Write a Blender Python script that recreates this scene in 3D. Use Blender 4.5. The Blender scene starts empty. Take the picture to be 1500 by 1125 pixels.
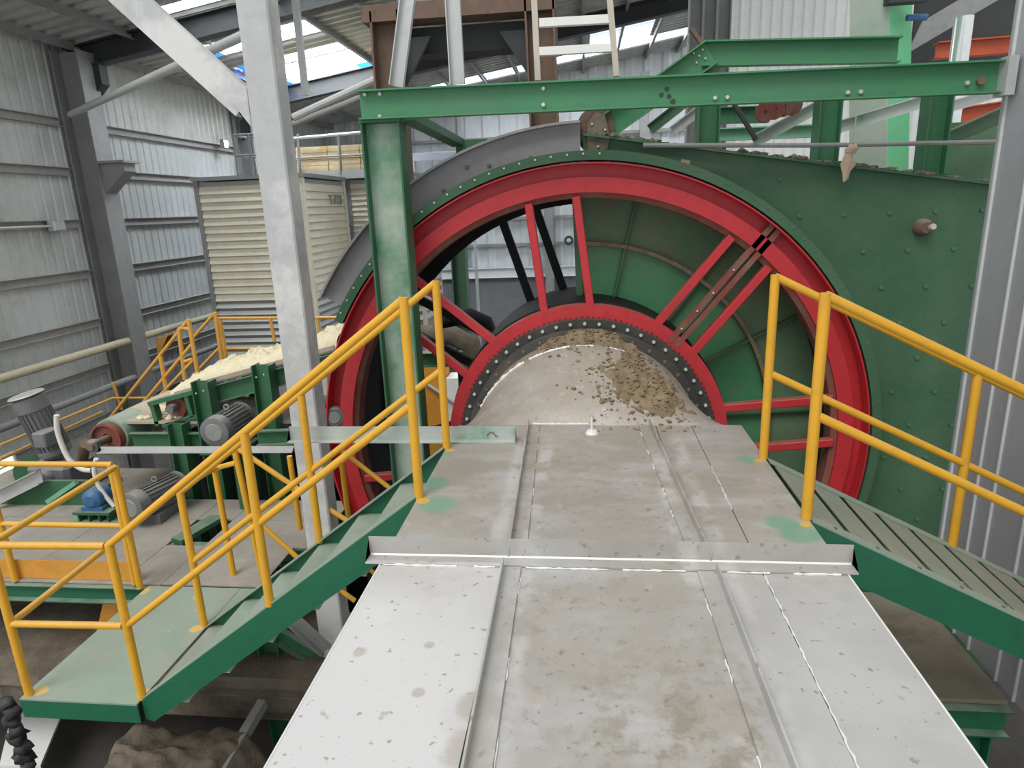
import bpy, bmesh, math, random
from mathutils import Vector, Matrix
random.seed(7)
SC = bpy.context.scene
COL = SC.collection
# ------------------------------------------------------------------ camera
F = 958.0
CAMP = Vector((0, 0, 1.6))
_up = -Vector((138, 3562, F)).normalized()
_yd = Vector((105, -262, F)); _yd = (_yd - _up * _yd.dot(_up)).normalized()
_xd = _yd.cross(_up).normalized()
if _xd.x < 0: _xd = -_xd
M3 = Matrix((_xd, _yd, _up))           # world = M3 @ (image right, image down, forward)
cam_d = bpy.data.cameras.new('camera'); cam = bpy.data.objects.new('camera', cam_d); COL.objects.link(cam)
cam_d.sensor_width = 36; cam_d.lens = 36 * F / 1500; cam_d.clip_start = 0.05; cam_d.clip_end = 300
_r, _d, _f = M3 @ Vector((1, 0, 0)), M3 @ Vector((0, 1, 0)), M3 @ Vector((0, 0, 1))
mw = Matrix((_r, -_d, -_f)).transposed().to_4x4(); mw.translation = CAMP
cam.matrix_world = mw
SC.camera = cam
# ------------------------------------------------------------------ sky, light, exposure
W = bpy.data.worlds.new('sky'); SC.world = W; W.use_nodes = True
bg = W.node_tree.nodes['Background']; bg.inputs[0].default_value = (0.95, 0.97, 1.0, 1); bg.inputs[1].default_value = 0.85
sun_d = bpy.data.lights.new('bright_overcast', 'SUN'); sun_d.energy = 1.75; sun_d.angle = math.radians(32); sun_d.color = (1, 0.965, 0.91)
sun = bpy.data.objects.new('bright_overcast', sun_d); COL.objects.link(sun)
sun.rotation_euler = Vector((0.24, 0.55, -0.80)).to_track_quat('-Z', 'Y').to_euler()
# daylight entering through the roof lights of the hall (the big glazed opening and the translucent strip)
def roof_daylight(name, x, y, sx, sy, power):
    d = bpy.data.lights.new(name, 'AREA'); d.shape = 'RECTANGLE'; d.size = sx; d.size_y = sy; d.energy = power; d.color = (1.0, 0.985, 0.95)
    o = bpy.data.objects.new(name, d); COL.objects.link(o); o.location = (x, y, 4.6 + 0.15 * (x + 9) + 0.45); o.rotation_euler = (0, -math.atan(0.15), 0)
roof_daylight('roof_light_daylight', -6.3, 15.4, 2.5, 5.2, 900)
roof_daylight('roof_strip_daylight', -2.0, 11.2, 10.0, 0.45, 520)
roof_daylight('far_strip_daylight', -1.0, 21.4, 8.0, 1.4, 420)
VS = SC.view_settings
VS.view_transform = 'Standard'; VS.look = 'None'; VS.gamma = 1; VS.use_curve_mapping = False; VS.exposure = 0.0

# ------------------------------------------------------------------ pixel rays (frame 1500 x 1125) to points at a known depth
def ray(px, py): return M3 @ Vector((px - 750, py - 562.5, F))
def PY(px, py, y): d = ray(px, py); return CAMP + d * (y / d.y)
def PX(px, py, x): d = ray(px, py); return CAMP + d * (x / d.x)
def PZ(px, py, z): d = ray(px, py); return CAMP + d * ((z - 1.6) / d.z)
V = Vector
# ------------------------------------------------------------------ materials
MATS = {}
def mat(name, base, rough=0.6, metal=0.0, dirt=None, dust=None, vary=0.12, bump=0.0, scale=3.0, blobs=None, trans=0.0, emis=None):
    m = bpy.data.materials.new(name); m.use_nodes = True; MATS[name] = m
    nt = m.node_tree; N = nt.nodes; L = nt.links; b = N['Principled BSDF']
    b.inputs['Roughness'].default_value = rough; b.inputs['Metallic'].default_value = metal
    g = N.new('ShaderNodeNewGeometry')
    def noise(sc, det=5, ro=0.6):
        n = N.new('ShaderNodeTexNoise'); n.inputs['Scale'].default_value = sc; n.inputs['Detail'].default_value = det
        n.inputs['Roughness'].default_value = ro; L.new(g.outputs['Position'], n.inputs['Vector']); return n.outputs['Fac']
    def rng(src, a, b_, lo=0.0, hi=1.0):
        r = N.new('ShaderNodeMapRange'); r.inputs['From Min'].default_value = a; r.inputs['From Max'].default_value = b_
        r.inputs['To Min'].default_value = lo; r.inputs['To Max'].default_value = hi; L.new(src, r.inputs['Value']); return r.outputs[0]
    def mth(op, a, b_):
        n = N.new('ShaderNodeMath'); n.operation = op
        for i, s in ((0, a), (1, b_)):
            if isinstance(s, (int, float)): n.inputs[i].default_value = s
            else: L.new(s, n.inputs[i])
        return n.outputs[0]
    def mix(fac, a, col):
        n = N.new('ShaderNodeMix'); n.data_type = 'RGBA'; L.new(fac, n.inputs['Factor']); L.new(a, n.inputs['A'])
        n.inputs['B'].default_value = (*col, 1); return n.outputs['Result']
    rgb = N.new('ShaderNodeRGB'); rgb.outputs[0].default_value = (*base, 1); c = rgb.outputs[0]
    if vary:
        c = mix(rng(noise(scale * 0.8), 0.35, 0.7, 0, 1), c, tuple(min(1, x * (1 + vary * 1.6)) for x in base))
        c = mix(rng(noise(scale * 4), 0.5, 0.75, 0, 0.8), c, tuple(x * (1 - vary * 1.6) for x in base))
    if dirt:
        for (col, lo, hi, amt, sc) in dirt: c = mix(rng(noise(sc, 8, 0.65), lo, hi, 0, amt), c, col)
    if dust:
        col, amt = dust
        s = N.new('ShaderNodeSeparateXYZ'); L.new(g.outputs['Normal'], s.inputs[0])
        c = mix(mth('MULTIPLY', rng(s.outputs['Z'], 0.45, 0.95, 0, amt), rng(noise(5), 0.3, 0.6, 0.45, 1)), c, col)
    if blobs:
        for (p, r, col) in blobs:
            d = N.new('ShaderNodeVectorMath'); d.operation = 'DISTANCE'; L.new(g.outputs['Position'], d.inputs[0]); d.inputs[1].default_value = p
            dd = mth('ADD', d.outputs['Value'], mth('MULTIPLY', mth('SUBTRACT', noise(9), 0.5), r * 1.4))
            c = mix(rng(dd, r * 0.75, r * 1.05, 1, 0), c, col)
    L.new(c, b.inputs['Base Color'])
    if bump:
        bn = N.new('ShaderNodeBump'); bn.inputs['Strength'].default_value = bump; bn.inputs['Distance'].default_value = 0.02
        L.new(noise(scale * 8, 6), bn.inputs['Height']); L.new(bn.outputs[0], b.inputs['Normal'])
    if trans: b.inputs['Transmission Weight'].default_value = trans
    if emis: b.inputs['Emission Color'].default_value = (*emis[0], 1); b.inputs['Emission Strength'].default_value = emis[1]
    return m
DUST = (0.42, 0.38, 0.31)
BROWN = (0.17, 0.125, 0.08)
mat('green', (0.032, 0.135, 0.062), 0.5, dust=((0.30, 0.34, 0.28), 0.75), dirt=[((0.10, 0.13, 0.085), 0.52, 0.75, 0.6, 2.5)])
mat('beam_green', (0.065, 0.25, 0.115), 0.45, dust=((0.25, 0.3, 0.22), 0.8), dirt=[((0.10, 0.22, 0.14), 0.5, 0.75, 0.6, 2.0)], vary=0.06, blobs=[(tuple(PY(x, y, 5.39)), 0.022, (0.03, 0.06, 0.04)) for x, y in ((969, 139), (977, 131), (980, 141), (986, 149))])
mat('duct_green', (0.10, 0.46, 0.20), 0.45, vary=0.08)
mat('duct_pale', (0.36, 0.47, 0.38), 0.6, dirt=[((0.48, 0.52, 0.46), 0.45, 0.65, 0.7, 2)], vary=0.08)
mat('angle_pale', (0.40, 0.47, 0.43), 0.45, dirt=[((0.12, 0.33, 0.21), 0.55, 0.66, 0.8, 2.2), ((0.55, 0.57, 0.55), 0.45, 0.6, 0.6, 3)], dust=((0.5, 0.52, 0.48), 0.5))
mat('pale_green', (0.16, 0.42, 0.27), 0.5, dust=((0.3, 0.34, 0.26), 0.6), dirt=[((0.32, 0.42, 0.34), 0.45, 0.7, 0.7, 3)])
mat('column_green', (0.10, 0.25, 0.15), 0.5, dirt=[((0.46, 0.52, 0.45), 0.36, 0.64, 0.9, 1.9)], dust=((0.3, 0.3, 0.25), 0.6))
mat('housing_green', (0.042, 0.125, 0.06), 0.5, dirt=[((0.095, 0.165, 0.10), 0.42, 0.75, 0.8, 1.1), ((0.16, 0.13, 0.075), 0.62, 0.8, 0.5, 2.2)], dust=((0.17, 0.14, 0.09), 0.9), vary=0.08, bump=0.15)
mat('drum_green', (0.055, 0.24, 0.10), 0.42, dirt=[((0.16, 0.26, 0.14), 0.46, 0.75, 0.8, 1.5), ((0.17, 0.15, 0.08), 0.58, 0.8, 0.75, 3.2)], dust=(BROWN, 0.95), vary=0.1)
mat('drum_dusty', (0.085, 0.19, 0.10), 0.6, dirt=[((0.17, 0.21, 0.12), 0.4, 0.68, 0.85, 2.0), ((0.18, 0.15, 0.085), 0.52, 0.72, 0.85, 3.5)], dust=(BROWN, 0.95), vary=0.12)
mat('stair_green', (0.225, 0.335, 0.26), 0.55, dirt=[((0.37, 0.37, 0.31), 0.40, 0.7, 0.8, 2.2), ((0.66, 0.68, 0.62), 0.66, 0.70, 0.6, 9)], dust=((0.40, 0.45, 0.37), 0.45), vary=0.08, blobs=[((-3.76, 3.45, -1.5), 0.05, (0.72, 0.5, 0.16)), ((-3.0, 3.46, -1.5), 0.05, (0.72, 0.5, 0.16)), ((-3.06, 4.17, -1.5), 0.055, (0.72, 0.5, 0.16)), ((-3.84, 4.66, -1.5), 0.055, (0.72, 0.5, 0.16)), ((-3.3, 4.6, -1.5), 0.04, (0.72, 0.5, 0.16))])
mat('stair_dusty', (0.27, 0.30, 0.23), 0.7, dirt=[((0.33, 0.30, 0.235), 0.40, 0.65, 0.9, 3.0), ((0.16, 0.13, 0.09), 0.62, 0.72, 0.8, 12)], vary=0.1)
mat('stringer_green', (0.012, 0.125, 0.062), 0.45, dust=((0.33, 0.40, 0.32), 0.8), vary=0.08)
mat('red', (0.50, 0.028, 0.036), 0.42, dirt=[((0.26, 0.055, 0.04), 0.58, 0.8, 0.6, 3)], dust=((0.30, 0.17, 0.12), 0.75), vary=0.1)
mat('red_rust', (0.22, 0.055, 0.04), 0.7, dirt=[((0.20, 0.15, 0.10), 0.45, 0.7, 0.8, 4)], dust=(BROWN, 0.8))
mat('black', (0.007, 0.007, 0.008), 0.7, dirt=[((0.018, 0.016, 0.014), 0.5, 0.75, 0.7, 3)])
mat('hub_black', (0.042, 0.041, 0.036), 0.55, dirt=[((0.15, 0.14, 0.10), 0.5, 0.75, 0.6, 3)], dust=((0.19, 0.16, 0.11), 0.6))
mat('yellow', (0.74, 0.385, 0.025), 0.42, dirt=[((0.52, 0.30, 0.05), 0.55, 0.75, 0.5, 6)], dust=((0.66, 0.52, 0.28), 0.45), vary=0.05)
mat('yellow_far', (0.72, 0.38, 0.07), 0.5, dirt=[((0.62, 0.44, 0.2), 0.5, 0.75, 0.5, 6)], vary=0.05)
mat('orange_board', (0.62, 0.27, 0.035), 0.6, dirt=[((0.50, 0.36, 0.06), 0.5, 0.75, 0.6, 3)])
mat('galv', (0.52, 0.54, 0.53), 0.45, 0.25, dirt=[((0.40, 0.37, 0.31), 0.55, 0.8, 0.5, 2)], dust=(DUST, 0.3), vary=0.06)
mat('grey_paint', (0.47, 0.48, 0.48), 0.5, dirt=[((0.72, 0.72, 0.69), 0.44, 0.54, 0.85, 1.0)], vary=0.05)
mat('grey_guard', (0.28, 0.275, 0.285), 0.5, dirt=[((0.36, 0.35, 0.35), 0.45, 0.7, 0.7, 2)], dust=((0.25, 0.2, 0.14), 0.8), vary=0.06)
mat('wall_sheet', (0.47, 0.49, 0.46), 0.5, 0.15, dirt=[((0.55, 0.58, 0.57), 0.45, 0.7, 0.8, 0.7), ((0.30, 0.29, 0.25), 0.55, 0.75, 0.6, 1.5)], vary=0.06)
mat('far_sheet', (0.74, 0.78, 0.79), 0.5, 0.1, dirt=[((0.52, 0.55, 0.55), 0.45, 0.7, 0.7, 0.7)], vary=0.05)
mat('white_sheet', (0.86, 0.87, 0.86), 0.45, vary=0.03)
mat('roof_sheet', (0.42, 0.43, 0.40), 0.6, 0.1, dirt=[((0.22, 0.22, 0.19), 0.5, 0.75, 0.7, 0.9)], vary=0.08)
mat('dark_steel', (0.03, 0.033, 0.035), 0.6, dirt=[((0.05, 0.05, 0.048), 0.5, 0.75, 0.6, 1.6)])
mat('steel_mid', (0.24, 0.245, 0.24), 0.55, dirt=[((0.30, 0.30, 0.28), 0.45, 0.7, 0.6, 1.6)], dust=(DUST, 0.4))
mat('girt_steel', (0.27, 0.265, 0.25), 0.6, dirt=[((0.22, 0.10, 0.07), 0.60, 0.7, 0.7, 2.4)], dust=((0.5, 0.48, 0.42), 0.7))
mat('rust', (0.145, 0.095, 0.07), 0.8, dirt=[((0.24, 0.17, 0.11), 0.48, 0.72, 0.7, 2.2)], dust=((0.34, 0.28, 0.2), 0.7), vary=0.15)
mat('ladder_paint', (0.52, 0.47, 0.38), 0.6, dirt=[((0.66, 0.64, 0.58), 0.45, 0.7, 0.6, 3)], vary=0.05)
mat('rung_white', (0.80, 0.80, 0.77), 0.5, vary=0.04)
mat('plate', (0.66, 0.66, 0.655), 0.42, 0.1, vary=0.04)
mat('weld', (0.80, 0.80, 0.78), 0.4, vary=0.04)
mat('dirt', (0.22, 0.165, 0.10), 0.95, dirt=[((0.34, 0.27, 0.17), 0.45, 0.65, 0.8, 9), ((0.09, 0.065, 0.04), 0.58, 0.7, 0.8, 14)], bump=0.8, scale=6, vary=0.2)
mat('mud', (0.14, 0.115, 0.085), 0.95, dirt=[((0.24, 0.205, 0.155), 0.45, 0.7, 0.8, 4)], bump=0.6, scale=5, vary=0.2)
mat('platform_floor', (0.36, 0.335, 0.29), 0.8, dirt=[((0.27, 0.25, 0.215), 0.45, 0.7, 0.7, 1.8), ((0.46, 0.45, 0.40), 0.55, 0.75, 0.6, 1.1)], bump=0.15, vary=0.08)
mat('low_platform', (0.22, 0.195, 0.145), 0.9, dirt=[((0.27, 0.255, 0.195), 0.42, 0.65, 0.9, 1.5), ((0.10, 0.065, 0.045), 0.55, 0.75, 0.7, 2.5)], bump=0.4, vary=0.12)
mat('ground', (0.05, 0.046, 0.04), 0.9, dirt=[((0.085, 0.078, 0.065), 0.45, 0.7, 0.8, 0.8)], bump=0.3)
mat('tower_siding', (0.70, 0.66, 0.52), 0.6, dirt=[((0.58, 0.54, 0.42), 0.5, 0.75, 0.6, 1.5)], vary=0.05)
mat('tower_deck', (0.72, 0.60, 0.38), 0.6, dirt=[((0.60, 0.38, 0.13), 0.5, 0.68, 0.75, 1.8)], vary=0.06)
mat('louvre_grey', (0.33, 0.34, 0.33), 0.5, vary=0.08)
mat('cream_load', (0.74, 0.66, 0.45), 0.9, dirt=[((0.50, 0.42, 0.28), 0.55, 0.75, 0.6, 5), ((0.82, 0.78, 0.60), 0.45, 0.6, 0.5, 9)], bump=0.7, scale=4, vary=0.08)
mat('belt', (0.37, 0.32, 0.26), 0.85, dirt=[((0.50, 0.45, 0.36), 0.45, 0.7, 0.7, 3)])
mat('tan_belt', (0.55, 0.47, 0.34), 0.75, dirt=[((0.47, 0.49, 0.40), 0.45, 0.7, 0.6, 2)], vary=0.05)
mat('green_lag', (0.24, 0.35, 0.27), 0.6, dust=((0.45, 0.45, 0.36), 0.6))
mat('motor_grey', (0.15, 0.155, 0.165), 0.5, dust=((0.40, 0.38, 0.33), 0.75), vary=0.12)
mat('hose_white', (0.72, 0.70, 0.64), 0.6, vary=0.05)
mat('pipe_cream', (0.50, 0.45, 0.30), 0.6, dust=((0.56, 0.50, 0.36), 0.6))
mat('blue', (0.04, 0.14, 0.30), 0.5, dust=((0.3, 0.3, 0.3), 0.5))
mat('orange', (0.46, 0.085, 0.03), 0.5, vary=0.1)
mat('silver', (0.78, 0.80, 0.80), 0.25, 0.7, vary=0.04)
mat('bolt', (0.62, 0.64, 0.60), 0.35, 0.4, vary=0.1)
mat('bolt_green', (0.065, 0.145, 0.08), 0.5)
mat('bolt_dark', (0.16, 0.15, 0.12), 0.5, 0.3)
mat('rag', (0.48, 0.36, 0.26), 0.9, vary=0.15)
mat('rope', (0.42, 0.38, 0.30), 0.9)
mat('panel_grey', (0.36, 0.375, 0.39), 0.5, dirt=[((0.40, 0.42, 0.44), 0.45, 0.7, 0.6, 1.0)], vary=0.05)
mat('panel_edge', (0.55, 0.585, 0.58), 0.5, vary=0.04)
mat('concrete_dark', (0.22, 0.23, 0.235), 0.85, dirt=[((0.27, 0.28, 0.28), 0.45, 0.7, 0.7, 0.8)])
mat('skylight', (0.92, 0.95, 0.97), 0.35, trans=0.0, vary=0)
mat('blue_sheet', (0.05, 0.20, 0.62), 0.4, vary=0.05)
mat('day_pane', (0.8, 0.9, 0.7), 0.4, vary=0, emis=((0.86, 1.0, 0.72), 1.1))
mat('lamp', (1, 1, 1), 0.4, vary=0, emis=((1, 1, 0.95), 6))
# translucent roof light sheets: daylight from the sky above comes through
for nm, col in (('skylight', (0.93, 0.96, 1.0)), ('blue_sheet', (0.12, 0.32, 0.85))):
    nt = MATS[nm].node_tree; nt.nodes.clear()
    o = nt.nodes.new('ShaderNodeOutputMaterial'); t = nt.nodes.new('ShaderNodeBsdfTranslucent'); t.inputs[0].default_value = (*col, 1)
    tr = nt.nodes.new('ShaderNodeBsdfTransparent'); tr.inputs[0].default_value = (*col, 1)
    mx = nt.nodes.new('ShaderNodeMixShader'); mx.inputs[0].default_value = 0.8
    nt.links.new(t.outputs[0], mx.inputs[1]); nt.links.new(tr.outputs[0], mx.inputs[2]); nt.links.new(mx.outputs[0], o.inputs[0])

def plate_material():
    m = MATS['plate']; nt = m.node_tree; N = nt.nodes; L = nt.links; b = N['Principled BSDF']
    g = N.new('ShaderNodeNewGeometry'); s = N.new('ShaderNodeSeparateXYZ'); L.new(g.outputs['Position'], s.inputs[0])
    def noise(sc, det=6, ro=0.62, stretch=None):
        n = N.new('ShaderNodeTexNoise'); n.inputs['Scale'].default_value = sc; n.inputs['Detail'].default_value = det; n.inputs['Roughness'].default_value = ro
        src = g.outputs['Position']
        if stretch:
            v = N.new('ShaderNodeVectorMath'); v.operation = 'MULTIPLY'; v.inputs[1].default_value = stretch; L.new(src, v.inputs[0]); src = v.outputs[0]
        L.new(src, n.inputs['Vector']); return n.outputs['Fac']
    def rng(src, a, b_, lo=0.0, hi=1.0):
        r = N.new('ShaderNodeMapRange'); r.interpolation_type = 'SMOOTHSTEP'
        for k, v_ in (('From Min', a), ('From Max', b_), ('To Min', lo), ('To Max', hi)): r.inputs[k].default_value = v_
        L.new(src, r.inputs['Value']); return r.outputs[0]
    def mth(op, a, b_):
        n = N.new('ShaderNodeMath'); n.operation = op; n.use_clamp = op == 'MULTIPLY'
        for i, q in ((0, a), (1, b_)):
            if isinstance(q, (int, float)): n.inputs[i].default_value = q
            else: L.new(q, n.inputs[i])
        return n.outputs[0]
    def mix(fac, a, col):
        n = N.new('ShaderNodeMix'); n.data_type = 'RGBA'; L.new(fac, n.inputs['Factor']); L.new(a, n.inputs['A']); n.inputs['B'].default_value = (*col, 1); return n.outputs['Result']
    rgb = N.new('ShaderNodeRGB'); rgb.outputs[0].default_value = (0.47, 0.47, 0.46, 1); c = rgb.outputs[0]
    c = mix(rng(noise(1.6), 0.4, 0.65), c, (0.535, 0.535, 0.525))
    # the near left sheet has a lighter base colour
    c = mix(mth('MULTIPLY', rng(s.outputs['X'], -0.375, -0.385), rng(s.outputs['Y'], 2.70, 2.68)), c, (0.66, 0.66, 0.655))
    # layers of settled dust: heavy behind the cross angle and along the middle, light on the near left sheet
    far = rng(s.outputs['Y'], 2.0, 3.4, 0.0, 1.0)
    midx = mth('MULTIPLY', rng(s.outputs['X'], -0.42, -0.25), rng(s.outputs['X'], 0.62, 0.45))
    heavy = mth('MAXIMUM', mth('MULTIPLY', far, 0.95), mth('MULTIPLY', midx, 0.75))
    d1 = mth('MULTIPLY', heavy, rng(noise(2.1, 7, 0.6, (0.8, 1.5, 1)), 0.28, 0.60))
    c = mix(mth('MULTIPLY', d1, 0.85), c, (0.36, 0.325, 0.27))
    d2 = mth('MULTIPLY', heavy, rng(noise(5.5, 8, 0.7), 0.52, 0.68))
    c = mix(mth('MULTIPLY', d2, 0.55), c, (0.33, 0.29, 0.235))
    d3 = mth('MULTIPLY', midx, rng(noise(13, 8, 0.75), 0.53, 0.66))
    c = mix(mth('MULTIPLY', d3, 0.75), c, (0.33, 0.29, 0.235))
    nk = mth('MULTIPLY', rng(s.outputs['Y'], 4.3, 4.95), rng(noise(4, 8, 0.7), 0.25, 0.6))
    c = mix(mth('MULTIPLY', nk, 0.6), c, (0.34, 0.29, 0.225))
    wp_ = mth('MULTIPLY', heavy, rng(noise(7, 8, 0.7, (1.3, 0.8, 1)), 0.58, 0.68))
    c = mix(mth('MULTIPLY', wp_, 0.45), c, (0.62, 0.61, 0.58))
    for xr in (-0.27, 0.46, -0.44, 0.62):
        ab = mth('ABSOLUTE', mth('SUBTRACT', s.outputs['X'], xr), 0)
        bd = mth('MULTIPLY', mth('MULTIPLY', rng(s.outputs['Y'], 4.6, 4.3), rng(noise(3.3), 0.42, 0.6)), rng(mth('ADD', ab, mth('MULTIPLY', mth('SUBTRACT', noise(6), 0.5), 0.12)), 0.02, 0.07, 1, 0))
        c = mix(mth('MULTIPLY', bd, 0.75), c, (0.60, 0.595, 0.58))
    sp = rng(noise(26, 3, 0.5), 0.655, 0.70)
    c = mix(mth('MULTIPLY', sp, 0.65), c, (0.26, 0.22, 0.17))
    sp2 = rng(noise(10, 2, 0.5), 0.70, 0.73)
    c = mix(mth('MULTIPLY', sp2, 0.55), c, (0.38, 0.33, 0.29))
    mud = mth('MULTIPLY', mth('MULTIPLY', rng(s.outputs['Y'], 2.35, 1.75), rng(s.outputs['X'], -0.15, 0.2)), rng(s.outputs['X'], 0.60, 0.5))
    c = mix(mth('MULTIPLY', mth('MULTIPLY', mud, rng(noise(8, 8, 0.7), 0.45, 0.62)), 0.8), c, (0.29, 0.25, 0.19))
    def blob(c, p, r, col, amt=1.0):
        d = N.new('ShaderNodeVectorMath'); d.operation = 'DISTANCE'; L.new(g.outputs['Position'], d.inputs[0]); d.inputs[1].default_value = p
        dd = mth('ADD', d.outputs['Value'], mth('MULTIPLY', mth('SUBTRACT', noise(7), 0.5), r * 1.8))
        return mix(rng(dd, r * 0.6, r * 1.1, amt, 0), c, col)
    for p, r in (((-0.84, 3.32, 0), 0.13), ((-0.93, 3.62, 0), 0.12), ((1.05, 3.05, 0), 0.13), ((0.99, 3.16, 0), 0.1), ((1.02, 4.02, 0), 0.07), ((-0.95, 4.1, 0), 0.07)):
        c = blob(c, p, r, (0.20, 0.40, 0.29), 0.85)
    for p, r in (((-0.93, 3.37, 0), 0.045), ((1.10, 3.14, 0), 0.03), ((-0.93, 4.17, 0), 0.035), ((1.08, 4.0, 0), 0.03)):
        c = blob(c, p, r, (0.78, 0.45, 0.06), 0.9)
    for p, r in (((-0.38, 1.62, 0), 0.09), ((-0.37, 1.8, 0), 0.08), ((-0.36, 1.45, 0), 0.09), ((-0.18, 1.86, 0), 0.035), ((-0.6, 2.1, 0), 0.025), ((-0.58, 1.85, 0), 0.028), ((-0.86, 2.05, 0), 0.035)):
        c = blob(c, p, r, (0.46, 0.42, 0.37), 0.75)
    L.new(c, b.inputs['Base Color'])
    bn = N.new('ShaderNodeBump'); bn.inputs['Strength'].default_value = 0.12; bn.inputs['Distance'].default_value = 0.01; L.new(noise(3), bn.inputs['Height']); L.new(bn.outputs[0], b.inputs['Normal'])
plate_material()

# ------------------------------------------------------------------ mesh tools
def frame(axis, hint=None):
    w = axis.normalized(); h = V(hint) if hint else (V((0, 0, 1)) if abs(w.z) < 0.9 else V((1, 0, 0)))
    u = (h - w * h.dot(w)).normalized(); return w, u, w.cross(u)
def P_C(h, b, t): return [(0, -h/2), (b, -h/2), (b, -h/2+t), (t, -h/2+t), (t, h/2-t), (b, h/2-t), (b, h/2), (0, h/2)]
def P_H(h, b, t):   # flanges at v = +-h/2, width b along u
    return [(-b/2, -h/2), (b/2, -h/2), (b/2, -h/2+t), (t/2, -h/2+t), (t/2, h/2-t), (b/2, h/2-t), (b/2, h/2), (-b/2, h/2), (-b/2, h/2-t), (-t/2, h/2-t), (-t/2, -h/2+t), (-b/2, -h/2+t)]
def P_L(a, b, t): return [(0, 0), (a, 0), (a, t), (t, t), (t, b), (0, b)]
def P_R(a, b): return [(-a/2, -b/2), (a/2, -b/2), (a/2, b/2), (-a/2, b/2)]
class MB:
    def __init__(s): s.v = []; s.f = []
    def add(s, vs, fs):
        k = len(s.v); s.v += [V(x) for x in vs]; s.f += [tuple(i + k for i in f) for f in fs]; return s
    def box(s, x0, x1, y0, y1, z0, z1):
        return s.add([(x, y, z) for z in (z0, z1) for y in (y0, y1) for x in (x0, x1)], [(0, 1, 3, 2), (4, 5, 7, 6), (0, 1, 5, 4), (2, 3, 7, 6), (0, 2, 6, 4), (1, 3, 7, 5)])
    def prof(s, pts, p, q, u, v):
        p, q, u, v = V(p), V(q), V(u).normalized(), V(v).normalized(); n = len(pts)
        vs = [p + u * a + v * b for a, b in pts] + [q + u * a + v * b for a, b in pts]
        return s.add(vs, [tuple(range(n)), tuple(range(n, 2*n))] + [(i, (i+1) % n, n + (i+1) % n, n + i) for i in range(n)])
    def bar(s, p, q, a, b, hint=None):
        w, u, v = frame(V(q) - V(p), hint); return s.prof(P_R(a, b), p, q, u, v)
    def prism(s, pts, d):    # polygon of 3D points pushed along d
        n = len(pts); d = V(d); pts = [V(p) for p in pts]
        return s.add(pts + [p + d for p in pts], [tuple(range(n)), tuple(range(n, 2*n))] + [(i, (i+1) % n, n + (i+1) % n, n + i) for i in range(n)])
    def tube(s, path, r, n=10, cap=True):
        path = [V(p) for p in path]; rs = r if isinstance(r, (list, tuple)) else [r] * len(path); vs = []; fs = []
        w0, u, _ = frame(path[1] - path[0])
        for i, p in enumerate(path):
            t = (path[min(i+1, len(path)-1)] - path[max(i-1, 0)]).normalized()
            u = (u - t * u.dot(t)).normalized(); vv = t.cross(u)
            vs += [p + (u * math.cos(a) + vv * math.sin(a)) * rs[i] for a in (2*math.pi*k/n for k in range(n))]
        for i in range(len(path)-1):
            fs += [(i*n + k, i*n + (k+1) % n, (i+1)*n + (k+1) % n, (i+1)*n + k) for k in range(n)]
        if cap: fs += [tuple(range(n)), tuple(range((len(path)-1)*n, len(path)*n))]
        return s.add(vs, fs)
    def ring(s, prof, cx, cz, a0=0, a1=360, n=96):   # closed profile of (R, Y) turned about the Y axis through (cx, cz)
        full = abs(a1 - a0) >= 360; m = len(prof); cnt = n if full else n + 1; vs = []; fs = []
        for k in range(cnt):
            a = math.radians(a0 + (a1 - a0) * k / n); ca, sa = math.cos(a), math.sin(a)
            vs += [V((cx + R * ca, Y, cz + R * sa)) for R, Y in prof]
        for k in range(n):
            j = (k + 1) % cnt
            fs += [(k*m + i, k*m + (i+1) % m, j*m + (i+1) % m, j*m + i) for i in range(m)]
        if not full: fs += [tuple(range(m)), tuple(range((cnt-1)*m, cnt*m))]
        return s.add(vs, fs)
    def grid(s, fn, nu, nv):
        vs = [fn(i/nu, j/nv) for j in range(nv+1) for i in range(nu+1)]
        return s.add(vs, [(j*(nu+1)+i, j*(nu+1)+i+1, (j+1)*(nu+1)+i+1, (j+1)*(nu+1)+i) for j in range(nv) for i in range(nu)])
    def mesh(s, name, m, origin=V((0, 0, 0)), smooth=None, bevel=0):
        me = bpy.data.meshes.new(name); me.from_pydata([tuple(p - origin) for p in s.v], [], s.f)
        bm = bmesh.new(); bm.from_mesh(me); bmesh.ops.recalc_face_normals(bm, faces=bm.faces)
        if bevel: bmesh.ops.bevel(bm, geom=list(bm.edges), offset=bevel, segments=1, affect='EDGES', clamp_overlap=True)
        bm.to_mesh(me); bm.free(); me.materials.append(MATS[m])
        if smooth: me.shade_smooth(); me.set_sharp_from_angle(angle=math.radians(smooth))
        return me
ORG = {}
def root_of(o):
    while o.parent: o = o.parent
    return o
def props(o, label, cat, group=None, kind=None):
    if label: o['label'] = label
    if cat: o['category'] = cat
    if group: o['group'] = group
    if kind: o['kind'] = kind
    return o
def thing(name, label, cat, loc, group=None, kind=None):
    o = bpy.data.objects.new(name, None); COL.objects.link(o); o.location = loc; o.empty_display_size = 0.1
    ORG[o.name] = V(loc); return props(o, label, cat, group, kind)
def part(mb, name, m, parent, smooth=None, bevel=0, label=None, kind=None):
    me = mb.mesh(name, m, ORG[root_of(parent).name], smooth, bevel)
    o = bpy.data.objects.new(name, me); COL.objects.link(o); o.parent = parent
    return props(o, label, None, None, kind)
def solo(mb, name, m, label, cat, loc, smooth=None, bevel=0, group=None, kind=None):
    me = mb.mesh(name, m, V(loc), smooth, bevel); o = bpy.data.objects.new(name, me); COL.objects.link(o); o.location = loc
    ORG[o.name] = V(loc); return props(o, label, cat, group, kind)
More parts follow.
